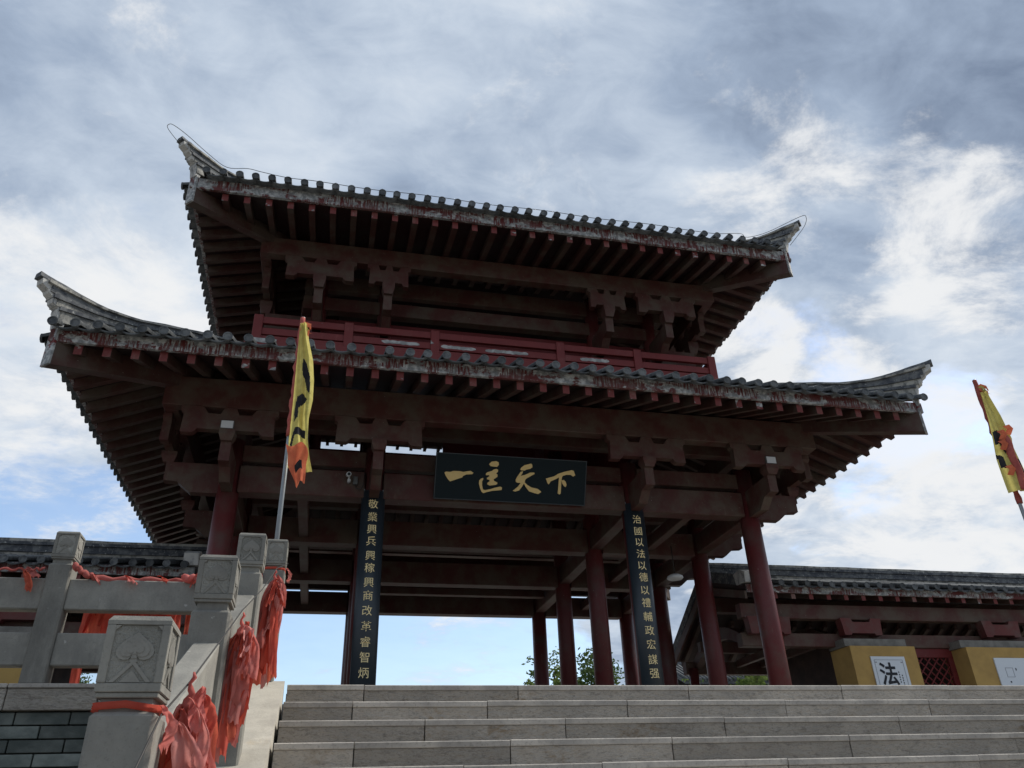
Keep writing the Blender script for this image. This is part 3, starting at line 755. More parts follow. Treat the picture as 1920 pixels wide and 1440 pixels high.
for k_, polys in GL.items():
    q = MB()
    for poly in polys:
        n = len(poly); area = sum(poly[i][0]*poly[(i+1) % n][1]-poly[(i+1) % n][0]*poly[i][1] for i in range(n))
        if area < 0: poly = poly[::-1]
        q.add([P3(u, v, .001) for u, v in poly]+[P3(u, v, .02) for u, v in poly], [list(range(n, 2*n))]+[[i, (i+1) % n, (i+1) % n+n, i+n] for i in range(n)])
    q.build('gold_character', 'gold_leaf', plaque)

_dg = None
def text_mesh(ch, size, off=.0, ext=.006):
    cu = bpy.data.curves.new('character', 'FONT'); cu.body = ch; cu.size = size; cu.extrude = ext; cu.offset = off; cu.resolution_u = 3
    cu.align_x = 'CENTER'; cu.align_y = 'CENTER'
    o = bpy.data.objects.new('character', cu); COL.objects.link(o)
    dg = bpy.context.evaluated_depsgraph_get(); dg.update()
    me = bpy.data.meshes.new_from_object(o.evaluated_get(dg))
    bpy.data.objects.remove(o); bpy.data.curves.remove(cu)
    V = [v.co.copy() for v in me.vertices]; F = [list(p.vertices) for p in me.polygons]
    bpy.data.meshes.remove(me)
    if V:
        cx_ = (min(v.x for v in V)+max(v.x for v in V))/2; cy_ = (min(v.y for v in V)+max(v.y for v in V))/2
        V = [Vector((v.x-cx_, v.y-cy_, v.z)) for v in V]
    return V, F
def couplet(X, text, zs_, label):
    r = .285; half = R(63)
    t = thing('couplet_board', (X, 0, .3), label, 'sign')
    q = MB(); n = 22
    ang = [-half+2*half*i/n for i in range(n+1)]
    z0, z1 = .3, 5.57
    for rr, flip in ((r, False), (r-.03, True)):
        o = len(q.v)
        for z in (z0, z1):
            for a in ang: q.v.append(Vector((X+rr*math.sin(a), -rr*math.cos(a), z)))
        for i in range(n):
            f = [o+i, o+i+1, o+n+1+i+1, o+n+1+i]; q.face(f[::-1] if flip else f, True)
    m_ = n+1; 
    for i in range(n):
        q.face([m_+i, m_+i+1, 3*m_+i+1, 3*m_+i]); q.face([i+1, i, 2*m_+i, 2*m_+i+1])
    q.face([0, m_, 3*m_, 2*m_]); q.face([m_-1, 3*m_-1, 4*m_-1, 2*m_-1])
    q.build('board', 'board_black', t)
    for ch, z in zip(text, zs_):
        V, F = text_mesh(ch, .215, 0)
        if not V: continue
        q = MB()
        for v in V:
            a = v.x/r; rr = r+.004+max(0, v.z)
            q.v.append(Vector((X+rr*math.sin(a), -rr*math.cos(a), z+v.y)))
        for f in F: q.face(f)
        q.build('character', 'gold_letter', t)
    for a in (-.9, .9):
        q = MB(); q.box(X+.27*math.sin(a)-.02, X+.27*math.sin(a)+.02, -.27*math.cos(a)-.02, -.27*math.cos(a)+.02, 5.57, 5.61); q.build('hook', 'zinc_pole', t)
couplet(-B, '敬業興兵興稼興商改革睿智炳', [5.24, 4.95, 4.68, 4.42, 4.11, 3.85, 3.55, 3.28, 2.98, 2.67, 2.37, 2.08, 1.79], 'tall black couplet board with gold characters on the left of the two middle columns')
couplet(B, '治國以法以德以禮輔政宏謀强', [5.17, 4.89, 4.63, 4.36, 4.09, 3.83, 3.54, 3.27, 2.97, 2.68, 2.39, 2.08, 1.80], 'tall black couplet board with gold characters on the right of the two middle columns')

# ================================================================ LAMPS, CAMERA
for sx, lb in ((-1, 'small white floodlight on the bracket of the left end column'), (1, 'small white floodlight on the bracket of the right end column')):
    t = thing('floodlight', (sx*6.05-.02, -1.36, 6.33), lb, 'lamp', 'floodlights on the end brackets')
    x = sx*6.05
    q = MB(); q.box(x-.13, x+.13, -1.40, -1.33, 6.27, 6.46, .01); q.build('housing', 'grey_plastic', t)
    q = MB(); q.box(x-.115, x+.115, -1.409, -1.4005, 6.285, 6.445); q.build('lamp_glass', 'lamp_face', t)
    q = MB(); q.tube([(x-.05, -1.33, 6.44), (x-.07, -1.345, 6.55), (x-.03, -1.33, 6.66)], .008, 5); q.build('cable', 'dark_wire', t)
t = thing('security_camera', (-3.55, -.3, 5.75), 'small white camera on a bracket beside the left couplet column', 'camera')
q = MB(); q.tube([(-3.55, -.20, 5.74), (-3.55, -.34, 5.74)], .035, 10); q.tube([(-3.55, -.34, 5.72), (-3.55, -.35, 5.82)], .02, 8); q.build('bracket', 'lamp_face', t)
q = MB(); q.tube([(-3.58, -.30, 5.87), (-3.56, -.48, 5.82)], .05, 12); q.build('body', 'lamp_face', t)
q = MB(); q.tube([(-3.56, -.481, 5.82), (-3.559, -.49, 5.818)], .035, 12); q.build('lens', 'plaque_black', t)
q = MB(); q.box(-3.46, -3.36, -.27, -.19, 5.68, 5.86, .008); q.build('junction_box', 'grey_plastic', t)
q = MB(); q.tube([(-3.41, -.25, 5.68), (-3.38, -.27, 5.58), (-3.28, -.28, 5.56), (-3.23, -.26, 5.68), (-3.22, -.25, 5.95)], .011, 6); q.build('cable', 'dark_wire', t)
t = thing('ceiling_lamp', (4.0, 1.0, 4.0), 'white oval lamp shade hanging under the beams behind the right couplet board', 'lamp')
lp = Vector((4.95, 2.3, 4.58))
q = MB(); n = 20
prof = [(.02, .10), (.12, .085), (.20, .04), (.215, .0), (.19, -.03), (.10, -.05), (.005, -.055)]
rows = [[lp+Vector((r_*math.cos(2*math.pi*i/n), r_*math.sin(2*math.pi*i/n), z)) for i in range(n+1)] for r_, z in prof]
t.location = lp; WLOC[t.name] = lp.copy()
q.use('lamp_face').grid(rows); q.build('shade', None, t)
q = MB(); q.tube([lp+Vector((0, 0, .09)), lp+Vector((0, 0, .85))], .012, 6); q.build('rod', 'dark_wire', t)

# lightning conductor round the upper eave
t = thing('lightning_conductor', (0, -1.9, 12.5), 'thin wire along the upper eave looping beyond both upturned corners', 'wire')
pts = [(-7.84,-1.94,13.05), (-8.22,-2.32,13.3), (-8.23,-2.33,13.46), (-8.14,-2.24,13.53), (-7.88,-1.98,13.53), (-7.46,-1.56,13.45), (-7.07,-1.17,13.46), (-6.5,-1.6,13.1), (-6.1,-1.95,12.72)]
pts += [(x, -1.97, 12.62+.02*math.sin(x*2.2)) for x in [-5.5+.55*i for i in range(21)]]
pts += [(6.2,-1.95,12.74), (6.76,-1.4,13.15), (7.38,-1.48,13.36), (8.03,-2.13,13.46), (8.14,-2.24,13.38), (8.06,-2.16,13.09), (7.73,-1.83,12.66)]
def smooth_line(P, k=5):
    P = [Vector(p) for p in P]; out = []
    for i in range(len(P)-1):
        a, b_, c, d = P[max(i-1, 0)], P[i], P[i+1], P[min(i+2, len(P)-1)]
        for j in range(k):
            u = j/k; out.append(.5*((2*b_)+(c-a)*u+(2*a-5*b_+4*c-d)*u*u+(3*b_-a-3*c+d)*u**3))
    return out+[P[-1]]
q = MB(); q.tube(smooth_line(pts), .0075, 6); q.build('wire', 'dark_wire', t)
for x in [-5.5+1.1*i for i in range(11)]:
    q = MB(); q.tube([(x, -1.97, 12.50), (x, -1.97, 12.66)], .012, 5); q.build('clip', 'dark_wire', t)

# ================================================================ SIDE HALLS
def side_hall(s, label):
    root = thing('side_hall', (s*12, 4.4, 0), label, 'hall')
    x0, x1 = 6.75, 20.0
    def X(a, b_): return sorted((s*a, s*b_))
    ye, ze, yr, zr, yk, zk = 2.0, 4.20, 4.4, 4.93, 7.1, 3.35
    sl = (zr-ze)/(yr-ye); sk = (zk-zr)/(yk-yr)
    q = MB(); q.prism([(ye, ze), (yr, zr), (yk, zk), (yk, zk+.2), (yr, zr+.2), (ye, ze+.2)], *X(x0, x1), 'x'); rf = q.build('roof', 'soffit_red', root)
    q = MB(); q.box(*X(x0, x1), ye-.04, ye+.02, ze-.02, ze+.19, .005); q.build('fascia_board', 'fascia_red', rf)
    # tiles
    sp = .36; n = int((x1-x0)/sp)
    q = MB(); r = .08; sg = 8; y0, y1 = ye-.24, yr
    for yy in (y0, y1):
        zz = ze+.27+sl*(yy-ye)
        for i in range(sg): a = math.pi*(-.1+1.2*i/(sg-1)); q.v.append(Vector((math.cos(a)*r, yy, zz+math.sin(a)*r)))
    for i in range(sg-1): q.face([i, i+1, sg+i+1, sg+i], True)
    b0 = len(q.v); zz = ze+.27+sl*(y0-ye)
    for rr, yy in ((r*1.04, y0-.01), (r*.8, y0-.01), (r*.78, y0)):
        for i in range(12): a = 2*math.pi*i/12; q.v.append(Vector((math.cos(a)*rr, yy, zz+math.sin(a)*rr)))
    for k_ in range(2):
        for i in range(12): q.face([b0+k_*12+i, b0+k_*12+(i+1) % 12, b0+(k_+1)*12+(i+1) % 12, b0+(k_+1)*12+i])
    q.face([b0+24+i for i in range(12)])
    tm = q.mesh('barrel_tile', ['roof_tile'])
    q = MB(); sg = 6
    for off in (0, -.03):
        for yy in (ye-.2, yr):
            for i in range(sg): u = -1+2*i/(sg-1); q.v.append(Vector((u*sp/2, yy, ze+.24+sl*(yy-ye)-.06*(1-u*u)+off)))
    for i in range(sg-1): q.face([i, i+1, sg+i+1, sg+i], True); q.face([2*sg+i+1, 2*sg+i, 3*sg+i, 3*sg+i+1], True); q.face([i+1, i, 2*sg+i, 2*sg+i+1])
    tr = q.mesh('trough_tile', ['roof_tile'])
    for i in range(n):
        place('barrel_tile', tm[0], Vector((s*(x0+.2+i*sp), 0, random.uniform(-.012, .012)))+tm[1], rf, rot=(0, random.uniform(-.05, .05), random.uniform(-.02, .02)))
        place('trough_tile', tr[0], Vector((s*(x0+.2+(i+.5)*sp), 0, 0))+tr[1], rf)
    # rear slope tiles, joined
    q = MB()
    for i in range(n): 
        x = s*(x0+.2+i*sp); q.tube([(x, yr, zr+.26), (x, yk+.2, zk+.26+sk*.2)], .08, 6)
    o = q.build('rear_tiles', 'roof_tile', rf); o['kind'] = 'stuff'
    # main ridge: stacked courses
    for z0, z1, hw, mt in ((.22, .38, .11, 'ridge_plaster'), (.382, .46, .15, 'ridge_tile'), (.462, .56, .11, 'ridge_tile'), (.562, .64, .15, 'ridge_tile'), (.642, .72, .10, 'ridge_plaster')):
        q = MB()
        xs = [x0-.15+i*.45 for i in range(30)]
        rows = []
        for i, x in enumerate(xs):
            j = random.uniform(-.008, .008)
            rows.append([(s*x, yr-hw, zr+z0+j), (s*x, yr-hw, zr+z1+j), (s*x, yr+hw, zr+z1+j), (s*x, yr+hw, zr+z0+j), (s*x, yr-hw, zr+z0+j)])
        if s > 0: rows = [r_[::-1] for r_ in rows]
        q.grid(rows, False); nn_ = len(rows)*5
        q.face([0, 1, 2, 3]); q.face([nn_-2, nn_-3, nn_-4, nn_-5]); q.build('ridge_course', mt, rf)
    # verge ridges on the gable and the plastered end
    for (ya, za), (yb, zb_) in (((yr-.1, zr+.3), (ye+.15, ze+.36)), ((yr+.1, zr+.3), (yk-.15, zk+.34))):
        q = MB(); hw = .13
        P = []
        for yy, zz in ((ya, za), (yb, zb_)):
            P += [(s*(x0-.02), yy, zz-.16), (s*(x0+.24), yy, zz-.16), (s*(x0+.24), yy, zz+.14), (s*(x0-.02), yy, zz+.14)]
        q.add(P, [(0,1,2,3), (7,6,5,4), (0,4,5,1), (1,5,6,2), (2,6,7,3), (3,7,4,0)]); q.build('verge_ridge', 'ridge_tile', rf)
    q = MB(); q.prism([(ye-.12, ze+.22), (ye+.35, ze+.25), (ye+.45, ze+.55), (ye+.1, ze+.60), (ye-.16, ze+.48)], *X(x0-.06, x0+.26), 'x'); q.build('verge_end', 'horn_white', rf)
    # barge board on the gable
    q = MB(); q.prism([(ye, ze-.18), (yr, zr-.22), (yk, zk-.25), (yk, zk+.02), (yr, zr+.02), (ye, ze+.02)], *X(x0-.07, x0-.005), 'x'); q.build('barge_board', 'beam_red', rf)
    # rafters
    rs = .52
    q = MB(); q.use('rafter_red').prism([(ye+.03, ze-.15), (ye+.03, ze), (ye+1.6, ze+sl*1.57), (ye+1.6, ze-.15+sl*1.57)], -.06, .06, 'x'); q.use('rafter_end')
    for i, f in enumerate(q.f):
        if all(abs(q.v[n_].y-ye-.03) < 1e-6 for n_ in f): q.mi[i] = q.cur
    rm = q.mesh('rafter')
    q = MB(); q.prism([(yk-.03, zk-.15), (yk-.03, zk), (yk-1.6, zk-sk*1.57), (yk-1.6, zk-.15-sk*1.57)], -.06, .06, 'x'); rm2 = q.mesh('rafter', ['rafter_red'])
    for i in range(int((x1-x0-.3)/rs)):
        place('rafter', rm[0], Vector((s*(x0+.3+i*rs), 0, 0))+rm[1], rf); place('rafter', rm2[0], Vector((s*(x0+.3+i*rs), 0, 0))+rm2[1], rf)
    # frame
    beam(*X(x0-.02, x1), 2.45, 2.70, 3.64, 4.02, name='eave_purlin', parent=root)
    beam(*X(x0-.02, x1), 2.62, 2.90, 2.96, 3.30, name='tie_beam', parent=root, mat='beam_red')
    beam(*X(x0-.02, x1), 6.2, 6.45, 2.85, 3.2, name='tie_beam', parent=root)
    beam(*X(x0-.02, x1), 4.2, 4.5, 4.2, 4.6, name='tie_beam', parent=root)
    # curved bow beams over the opening
    q = MB(); n_ = 12; P = []
    for i in range(n_+1): u = i/n_; P.append((2.9+u*3.3, 3.25+.55*math.sin(math.pi*u)))
    for i in range(n_, -1, -1): u = i/n_; P.append((2.9+u*3.3, 2.98+.5*math.sin(math.pi*u)))
    for xx in (7.0, 9.6): 
        q = MB(); q.prism(P, *X(xx, xx+.22), 'x'); q.build('bow_beam', 'beam_red', root)
    beam(*X(x0+.1, 10.9), 5.3, 5.5, 3.3, 3.6, name='inner_beam', parent=root)
    for xx in (8.3, 9.1): beam(*X(xx, xx+.14), 3.0, 6.1, 3.02, 3.22, name='inner_beam', parent=root)
    q = MB(); q.tube([(s*8.9, 5.0, 0), (s*8.9, 5.0, 2.45)], .12, 14); q.build('column', 'column_red', root)
    # brackets
    hw = .56
    for xc in (7.45, 10.15, 14.55, 18.2):
        q = MB(); gz0, gz1 = 3.22, 3.66; xc_ = s*xc
        q.prism([(xc_-hw-.05, gz1), (xc_-hw*.55, gz1), (xc_-hw*.45, gz1-.10), (xc_+hw*.45, gz1-.10), (xc_+hw*.55, gz1), (xc_+hw+.05, gz1), (xc_+hw+.03, gz1-.12), (xc_+hw, gz0), (xc_+hw*.66, gz0), (xc_+hw*.6, gz0+.05), (xc_-hw*.6, gz0+.05), (xc_-hw*.66, gz0), (xc_-hw, gz0), (xc_-hw-.03, gz1-.12)], 2.35, 2.6, 'y'); q.build('bow_bracket', 'bracket_red', root)
        q = MB(); q.box(xc_-.12, xc_+.12, 2.605, 3.2, 3.32, 3.6, .01); q.build('bracket_arm', 'beam_red', root)
    # yellow piers, capped in concrete
    for a, b_ in ((9.47, 11.40), (12.98, 16.4), (18.0, 20.0)):
        q = MB(); q.box(*X(a, b_), 2.12, 3.0, 0, 2.90, .006); pr = q.build('pier', 'yellow_plaster', root)
        q = MB(); q.box(*X(a-.06, b_-.15), 2.22, 2.95, 2.905, 3.10, .006); q.build('pier_cap', 'concrete_grey', pr)
    # lattice window between the piers
    for a, b_ in ((11.40, 12.98), (16.4, 18.0)):
        xa, xb = X(a, b_); y = 2.72
        wroot = MB(); wroot.box(xa, xb, y-.05, y+.05, 2.72, 2.955, .006); fr = wroot.build('lattice_window', 'wall_red', root)
        for u0, u1 in ((xa, xa+.16), (xb-.16, xb)):
            q = MB(); q.box(u0, u1, y-.049, y+.049, 0.3, 2.718, .006); q.build('window_post', 'wall_red', fr)
        q = MB(); q.box(xa+.162, xb-.162, y-.06, y+.045, .5, .75, .006); q.build('window_sill', 'wall_red', fr)
        W_, z0, z1 = xb-xa-.324, .75, 2.716; xl = xa+.162
        for sgn in (1, -1):
            t0 = -(z1-z0)
            st = .25; k_ = -int((z1-z0)/st)-1
            while k_*st < W_:
                # slat runs x = k*st + t , z = z0 + t (or mirrored)
                t_a = max(0, -k_*st); t_b = min(z1-z0, W_-k_*st)
                if t_b-t_a > .05:
                    xA, zA, xB, zB = k_*st+t_a, z0+t_a, k_*st+t_b, z0+t_b
                    if sgn < 0: xA, xB = W_-xA, W_-xB
                    q = MB(); dx, dz = xB-xA, zB-zA; l_ = math.hypot(dx, dz); nx, nz = -dz/l_*.017, dx/l_*.017
                    yo = y-.012 if sgn > 0 else y+.012
                    q.prism([(xl+xA+nx, zA+nz), (xl+xB+nx, zB+nz), (xl+xB-nx, zB-nz), (xl+xA-nx, zA-nz)], yo-.011, yo+.011, 'y'); q.build('slat', 'wall_red', fr)
                k_ += 1
    # back wall and inner post
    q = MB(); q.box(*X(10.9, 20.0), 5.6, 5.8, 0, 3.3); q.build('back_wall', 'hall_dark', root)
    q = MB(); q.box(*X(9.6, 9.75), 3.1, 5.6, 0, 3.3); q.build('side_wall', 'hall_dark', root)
    for xx, yy in ((6.95, 6.2),):
        q = MB(); q.tube([(s*xx, yy, 0), (s*xx, yy, 3.0 if yy > 5 else 3.0)], .14, 16); q.build('column', 'column_red', root)
    return root
HR = side_hall(1, 'low tiled side hall with yellow piers to the right of the gate')
HL = side_hall(-1, 'low tiled side hall behind the stone railing to the left of the gate')

# posters on the right piers
def poster(x0, x1, z0, z1, label):
    t = thing('poster', ((x0+x1)/2, 2.09, z0), label, 'poster')
    q = MB(); q.box(x0, x1, 2.085, 2.118, z0, z1, .003); q.build('panel', 'poster_white', t); return t
def fl(t, name, mat, x0, x1, z0, z1, d=.003):
    q = MB(); q.box(x0, x1, 2.082-d, 2.0845, z0, z1); q.build(name, mat, t)
t = poster(9.98, 10.98, 1.35, 2.63, 'white poster with one large black character on the yellow pier')
for a in ((10.06, 10.90, 2.54, 2.55), (10.06, 10.07, 1.45, 2.538), (10.89, 10.90, 1.45, 2.538), (10.06, 10.90, 1.44, 1.449)): fl(t, 'border_line', 'poster_line', *a)
for cx_ in (10.10, 10.86): fl(t, 'corner_mark', 'poster_line', cx_-.03, cx_+.03, 2.47, 2.50)
V, F = text_mesh('法', .58, .012, .004)
q = MB(); q.v = [Vector((10.40+v.x*.9, 2.081-max(0, v.z), 2.20+v.y)) for v in V]
for f in F: q.face(f)
q.build('character', 'poster_ink', t)
for cx_, z_, n_ in ((10.70, 2.26, 5), (10.78, 2.18, 7)):
    for i in range(n_): fl(t, 'small_mark', 'poster_ink', cx_-.012, cx_+.012, z_-i*.06-.035, z_-i*.06)
t = poster(13.72, 15.0, 1.35, 2.62, 'white poster with a faint seal on the yellow pier at the right edge')
for a in ((13.98, 14.22, 2.36, 2.37), (13.98, 13.99, 2.14, 2.36), (14.21, 14.22, 2.14, 2.36), (13.98, 14.22, 2.13, 2.14)): fl(t, 'seal_line', 'poster_line', *a)
for a in ((14.02, 14.06, 1.99, 2.03), (14.30, 14.33, 2.30, 2.36), (14.25, 14.28, 1.86, 1.92)): fl(t, 'small_mark', 'poster_ink', *a)

# ================================================================ STONE BALUSTRADES
PW = .147
def spade(cx_, z0, s_, h_):
    """upright heart / leaf outline, point up, in (x, z)"""
    half = [(0, 1.0), (.10, .90), (.26, .76), (.40, .60), (.46, .44), (.44, .30), (.36, .20), (.25, .16), (.14, .18), (.08, .26), (.06, .22), (.10, .10)]
    P = [(cx_+x*s_, z0+(z-.1)*h_) for x, z in half]+[(cx_-x*s_, z0+(z-.1)*h_) for x, z in half[::-1][:-1]]
    return P
def post(parent, x, y, zt, zbase, group=None):
    """x, y: centre; zt: top; head .178 high with carved faces, neck, long shaft"""
    h = PW/2; q = MB(); q.use('post_stone')
    hz = .178
    fr = .020; dp = .007
    # head core (recessed) + frame pieces give the sunk carved panel
    q.box(x-h+dp, x+h-dp, y-h+dp, y+h-dp, zt-hz+.012, zt-.010)
    q.add([(x-h+.008, y-h+.008, zt), (x+h-.008, y-h+.008, zt), (x+h-.008, y+h-.008, zt), (x-h+.008, y+h-.008, zt), (x-h, y-h, zt-.012), (x+h, y-h, zt-.012), (x+h, y+h, zt-.012), (x-h, y+h, zt-.012), (x-h, y-h, zt-.022), (x+h, y-h, zt-.022), (x+h, y+h, zt-.022), (x-h, y+h, zt-.022)],
          [(0,1,2,3)]+[(4+i, 4+(i+1) % 4, (i+1) % 4, i) for i in range(4)]+[(8+i, 8+(i+1) % 4, 4+(i+1) % 4, 4+i) for i in range(4)]+[(11,10,9,8)])
    q.box(x-h, x+h, y-h, y+h, zt-hz, zt-hz+.020, .002)
    for ax in (-1, 1):
        for ay in (-1, 1):
            q.box(*sorted((x+ax*h, x+ax*(h-fr))), *sorted((y+ay*h, y+ay*(h-fr))), zt-hz+.0205, zt-.0225, .0015)
    # neck mouldings
    q.box(x-h+.004, x+h-.004, y-h+.004, y+h-.004, zt-hz-.012, zt-hz-.0005, .002)
    q.box(x-h+.016, x+h-.016, y-h+.016, y+h-.016, zt-hz-.042, zt-hz-.0125)
    # shaft with chamfered corners
    q.box(x-h, x+h, y-h, y+h, zbase, zt-hz-.0425, .010)
    p = q.build('post', None, parent)
    # carved panels on the visible faces
    for face in ('front', 'right'):
        m = MB(); c_ = MB()
        a, b_ = zt-hz+.022, zt-.024
        if face == 'front':
            f0 = y-h+dp
            m.prism([(x-h+fr, a), (x+h-fr, a), (x+h-fr, b_-.012), (x+h-fr-.012, b_-.012), (x+h-fr-.012, b_), (x-h+fr+.012, b_), (x-h+fr+.012, b_-.012), (x-h+fr, b_-.012)], f0-.0015, f0-.0002, 'y')
            c_.prism(spade(x, a+.046, .094, .078), f0-.0046, f0-.0016, 'y')
            c_.prism(spade(x, a+.054, .072, .060), f0-.0064, f0-.0047, 'y')
            c_.prism(spade(x, a+.064, .044, .036), f0-.0078, f0-.0065, 'y')
            c_.prism([(x-.047, a), (x-.036, a), (x, a+.040), (x+.036, a), (x+.047, a), (x, a+.052)], f0-.0044, f0-.0016, 'y')
            c_.prism([(x-.024, a), (x+.024, a), (x, a+.028)], f0-.0040, f0-.0016, 'y')
            for ax in (-1, 1): c_.prism([(x+ax*(h-fr), b_-.012), (x+ax*(h-fr), b_), (x+ax*(h-fr-.012), b_)] if ax > 0 else [(x+ax*(h-fr), b_-.012), (x+ax*(h-fr-.012), b_), (x+ax*(h-fr), b_)], f0-.006, f0-.0002, 'y')
        else:
            f0 = x+h-dp
            m.prism([(y-h+fr, a), (y+h-fr, a), (y+h-fr, b_), (y-h+fr, b_)], f0+.0002, f0+.0015, 'x')
            c_.prism(spade(y, a+.046, .094, .078), f0+.0016, f0+.0062, 'x')
            c_.prism([(y-.040, a), (y-.028, a), (y, a+.034), (y+.028, a), (y+.040, a), (y, a+.048)], f0+.0016, f0+.0054, 'x')
        m.build('carved_panel', 'chiselled_stone', p); c_.build('leaf_relief', 'carved_stone', p)
    return p
def balustrade(s):
    lab = 'grey stone balustrade with carved posts stepping down the left side of the stairs' if s < 0 else 'grey stone balustrade with carved posts down the right side of the stairs'
    st = thing('stair_balustrade', (s*4.19, -12.6, -1), lab, 'balustrade')
    xs_ = s*4.19
    ys = [-11.92, -13.08, -14.24]; zt = [.62, .14, -.37]
    for y, z in zip(ys, zt): post(st, xs_, y, z, zs(y)-.04)
    ends = [(-10.78, .985)]+list(zip(ys, zt))
    for (ya, za), (yb, zb_) in zip(ends[:-1], ends[1:]):
        a, b_ = ya-PW/2+.004, yb+PW/2-.004
        for o1, o0 in ((.315, .515), (.655, .855)):
            q = MB(); P = [(b_, zb_-o1+.03), (b_, zb_-o0+.03), (a, za-o0-.03), (a, za-o1-.03)]
            hx = .050; ch = .007
            V = []
            for y_, zA, zB in ((b_, zb_-o0+.03, zb_-o1+.03), (a, za-o0-.03, za-o1-.03)):
                V += [(xs_-hx, y_, zA), (xs_+hx, y_, zA), (xs_+hx, y_, zB-ch), (xs_+hx-ch, y_, zB), (xs_-hx+ch, y_, zB), (xs_-hx, y_, zB-ch)]
            q.add(V, [(0,1,2,3,4,5), (11,10,9,8,7,6)]+[(i, i+6, (i+1) % 6+6, (i+1) % 6) for i in range(6)]); q.build('rail', 'post_stone' if o1 > .5 else 'carved_stone', st)
    lab = 'grey stone balustrade with two flat rails along the terrace edge left of the stairs' if s < 0 else 'grey stone balustrade along the terrace edge right of the stairs'
    te = thing('terrace_balustrade', (s*5.5, YS, 0), lab, 'balustrade')
    px = [4.14, 5.51, 6.88, 8.25]
    for x in px: post(te, s*x, -10.70, .985, .0)
    for a, b_ in zip(px[:-1], px[1:]):
        xa, xb = sorted((s*(a+PW/2-.004), s*(b_-PW/2+.004)))
        for z0, z1 in ((.465, .668), (.115, .318)):
            q = MB(); q.box(xa, xb, -10.75, -10.65, z0, z1, .007); q.build('rail', 'post_stone', te)
    return st
balustrade(-1); balustrade(1)

# ================================================================ FLAGS
def lerp_tab(tab, v):
    if v <= tab[0][0]: return tab[0][1]
    for (a, x), (b_, y) in zip(tab[:-1], tab[1:]):
        if v <= b_: return x+(y-x)*(v-a)/(b_-a)
    return tab[-1][1]
def in_poly(p, poly):
    c = False; n = len(poly)
    for i in range(n):
        a, b_ = poly[i], poly[(i+1) % n]
        if (a[1] > p[1]) != (b_[1] > p[1]) and p[0] < (b_[0]-a[0])*(p[1]-a[1])/(b_[1]-a[1])+a[0]: c = not c
    return c
def flag(px, py, ztop, label, right, left, marks, sleeve, hem_z, ztail, tilt=0, sl_front=True):
    t = thing('flag', (px, py, 0), label, 'flag', 'flags beside the stairs')
    q = MB(); q.tube([(px+tilt*(0-ztop), py, 0), (px, py, ztop)], .022, 10); q.build('pole', 'zinc_pole', t)
    # red sleeve wound round the pole, slightly lumpy
    s0, s1 = sleeve
    pts, rr = [], []
    for i in range(26):
        z = s0+(s1-s0)*i/25; pts.append((px+tilt*(z-ztop)+.004*math.sin(i*1.7), py-.004, z)); rr.append(.033+.006*math.sin(i*2.3)+(.008 if i % 7 == 0 else 0))
    rr[0] *= .8; rr[-1] *= .7
    q = MB(); q.tube(pts, rr, 12); q.build('sleeve', 'flag_sleeve', t)
    # limp cloth hanging in folds
    NR, NC = 130, 34
    rows = []
    for i in range(NR+1):
        z = hem_z[1]+(hem_z[0]-hem_z[1])*(i/NR)      # from top down
        R_, L_ = lerp_tab(right, -z), lerp_tab(left, -z)
        row = []
        for j in range(NC+1):
            u = j/NC; x = L_+(R_-L_)*u
            amp = .030+.06*min(1, (ztop-z)/1.2)
            y = py-.045-amp*math.sin(u*math.pi*1.0)*.9+amp*.6*math.sin(u*8.2+z*1.1+.8*math.sin(z*2.2))*(.3+u*.7)+.009*math.sin(u*19+z*3)
            zz = z-.05*u*u*(i/NR)+.015*math.sin(u*7+i*.1)*(i/NR)
            row.append((px+tilt*(z-ztop)+x, y, zz))
        rows.append(row)
    def mf(i, j):
        z = hem_z[1]+(hem_z[0]-hem_z[1])*((i+.5)/NR); u = (j+.5)/NC
        for poly in marks:
            if in_poly((u, z), poly): return 'flag_black'
        return 'flag_yellow'
    q = MB(); q.use('flag_yellow'); q.grid(rows, True, mf); q.build('cloth', None, t)
    # top knot
    q = MB(); 
    for k_ in range(5):
        a = k_*1.3+.4; q.use('flag_yellow' if k_ % 2 else 'flag_hem')
        z = s1-.10-.02*k_
        r_ = [[(px-.02, py-.03, z), (px+.03, py-.045, z+.03)], [(px+.03+.05*math.cos(a), py-.05-.03*abs(math.sin(a)), z-.05), (px+.05+.05*math.cos(a), py-.06, z+.0)], [(px+.05+.07*math.cos(a*2), py-.07, z-.10+.05*math.sin(a)), (px+.08, py-.06, z-.07)]]
        q.grid(r_)
    q.build('knot', None, t)
    # torn orange hem hanging below
    q = MB()
    rows = []
    zt_, zb_ = ztail[0]+.08, ztail[1]-.02
    for i in range(15):
        u = i/14; z = zt_+(zb_-zt_)*u
        w = .20*(1-.55*u*u)+.008*math.sin(i*.9); cxx = px+tilt*(z-ztop)+.09+.06*u+.008*math.sin(i*.6)
        rows.append([(cxx-w/2+w*j/8, py-.17-.022*math.sin(j*1.1+i*.25), z-.035*math.sin(j*.9)+(.03*random.uniform(-1, 1) if i == 14 else 0)) for j in range(9)])
    q.use('flag_hem'); q.grid(rows, True, lambda i, j: 'flag_black' if (i in (7, 8, 9) and j in (3, 4, 5)) else 'flag_hem'); q.build('torn_hem', None, t)
    return t
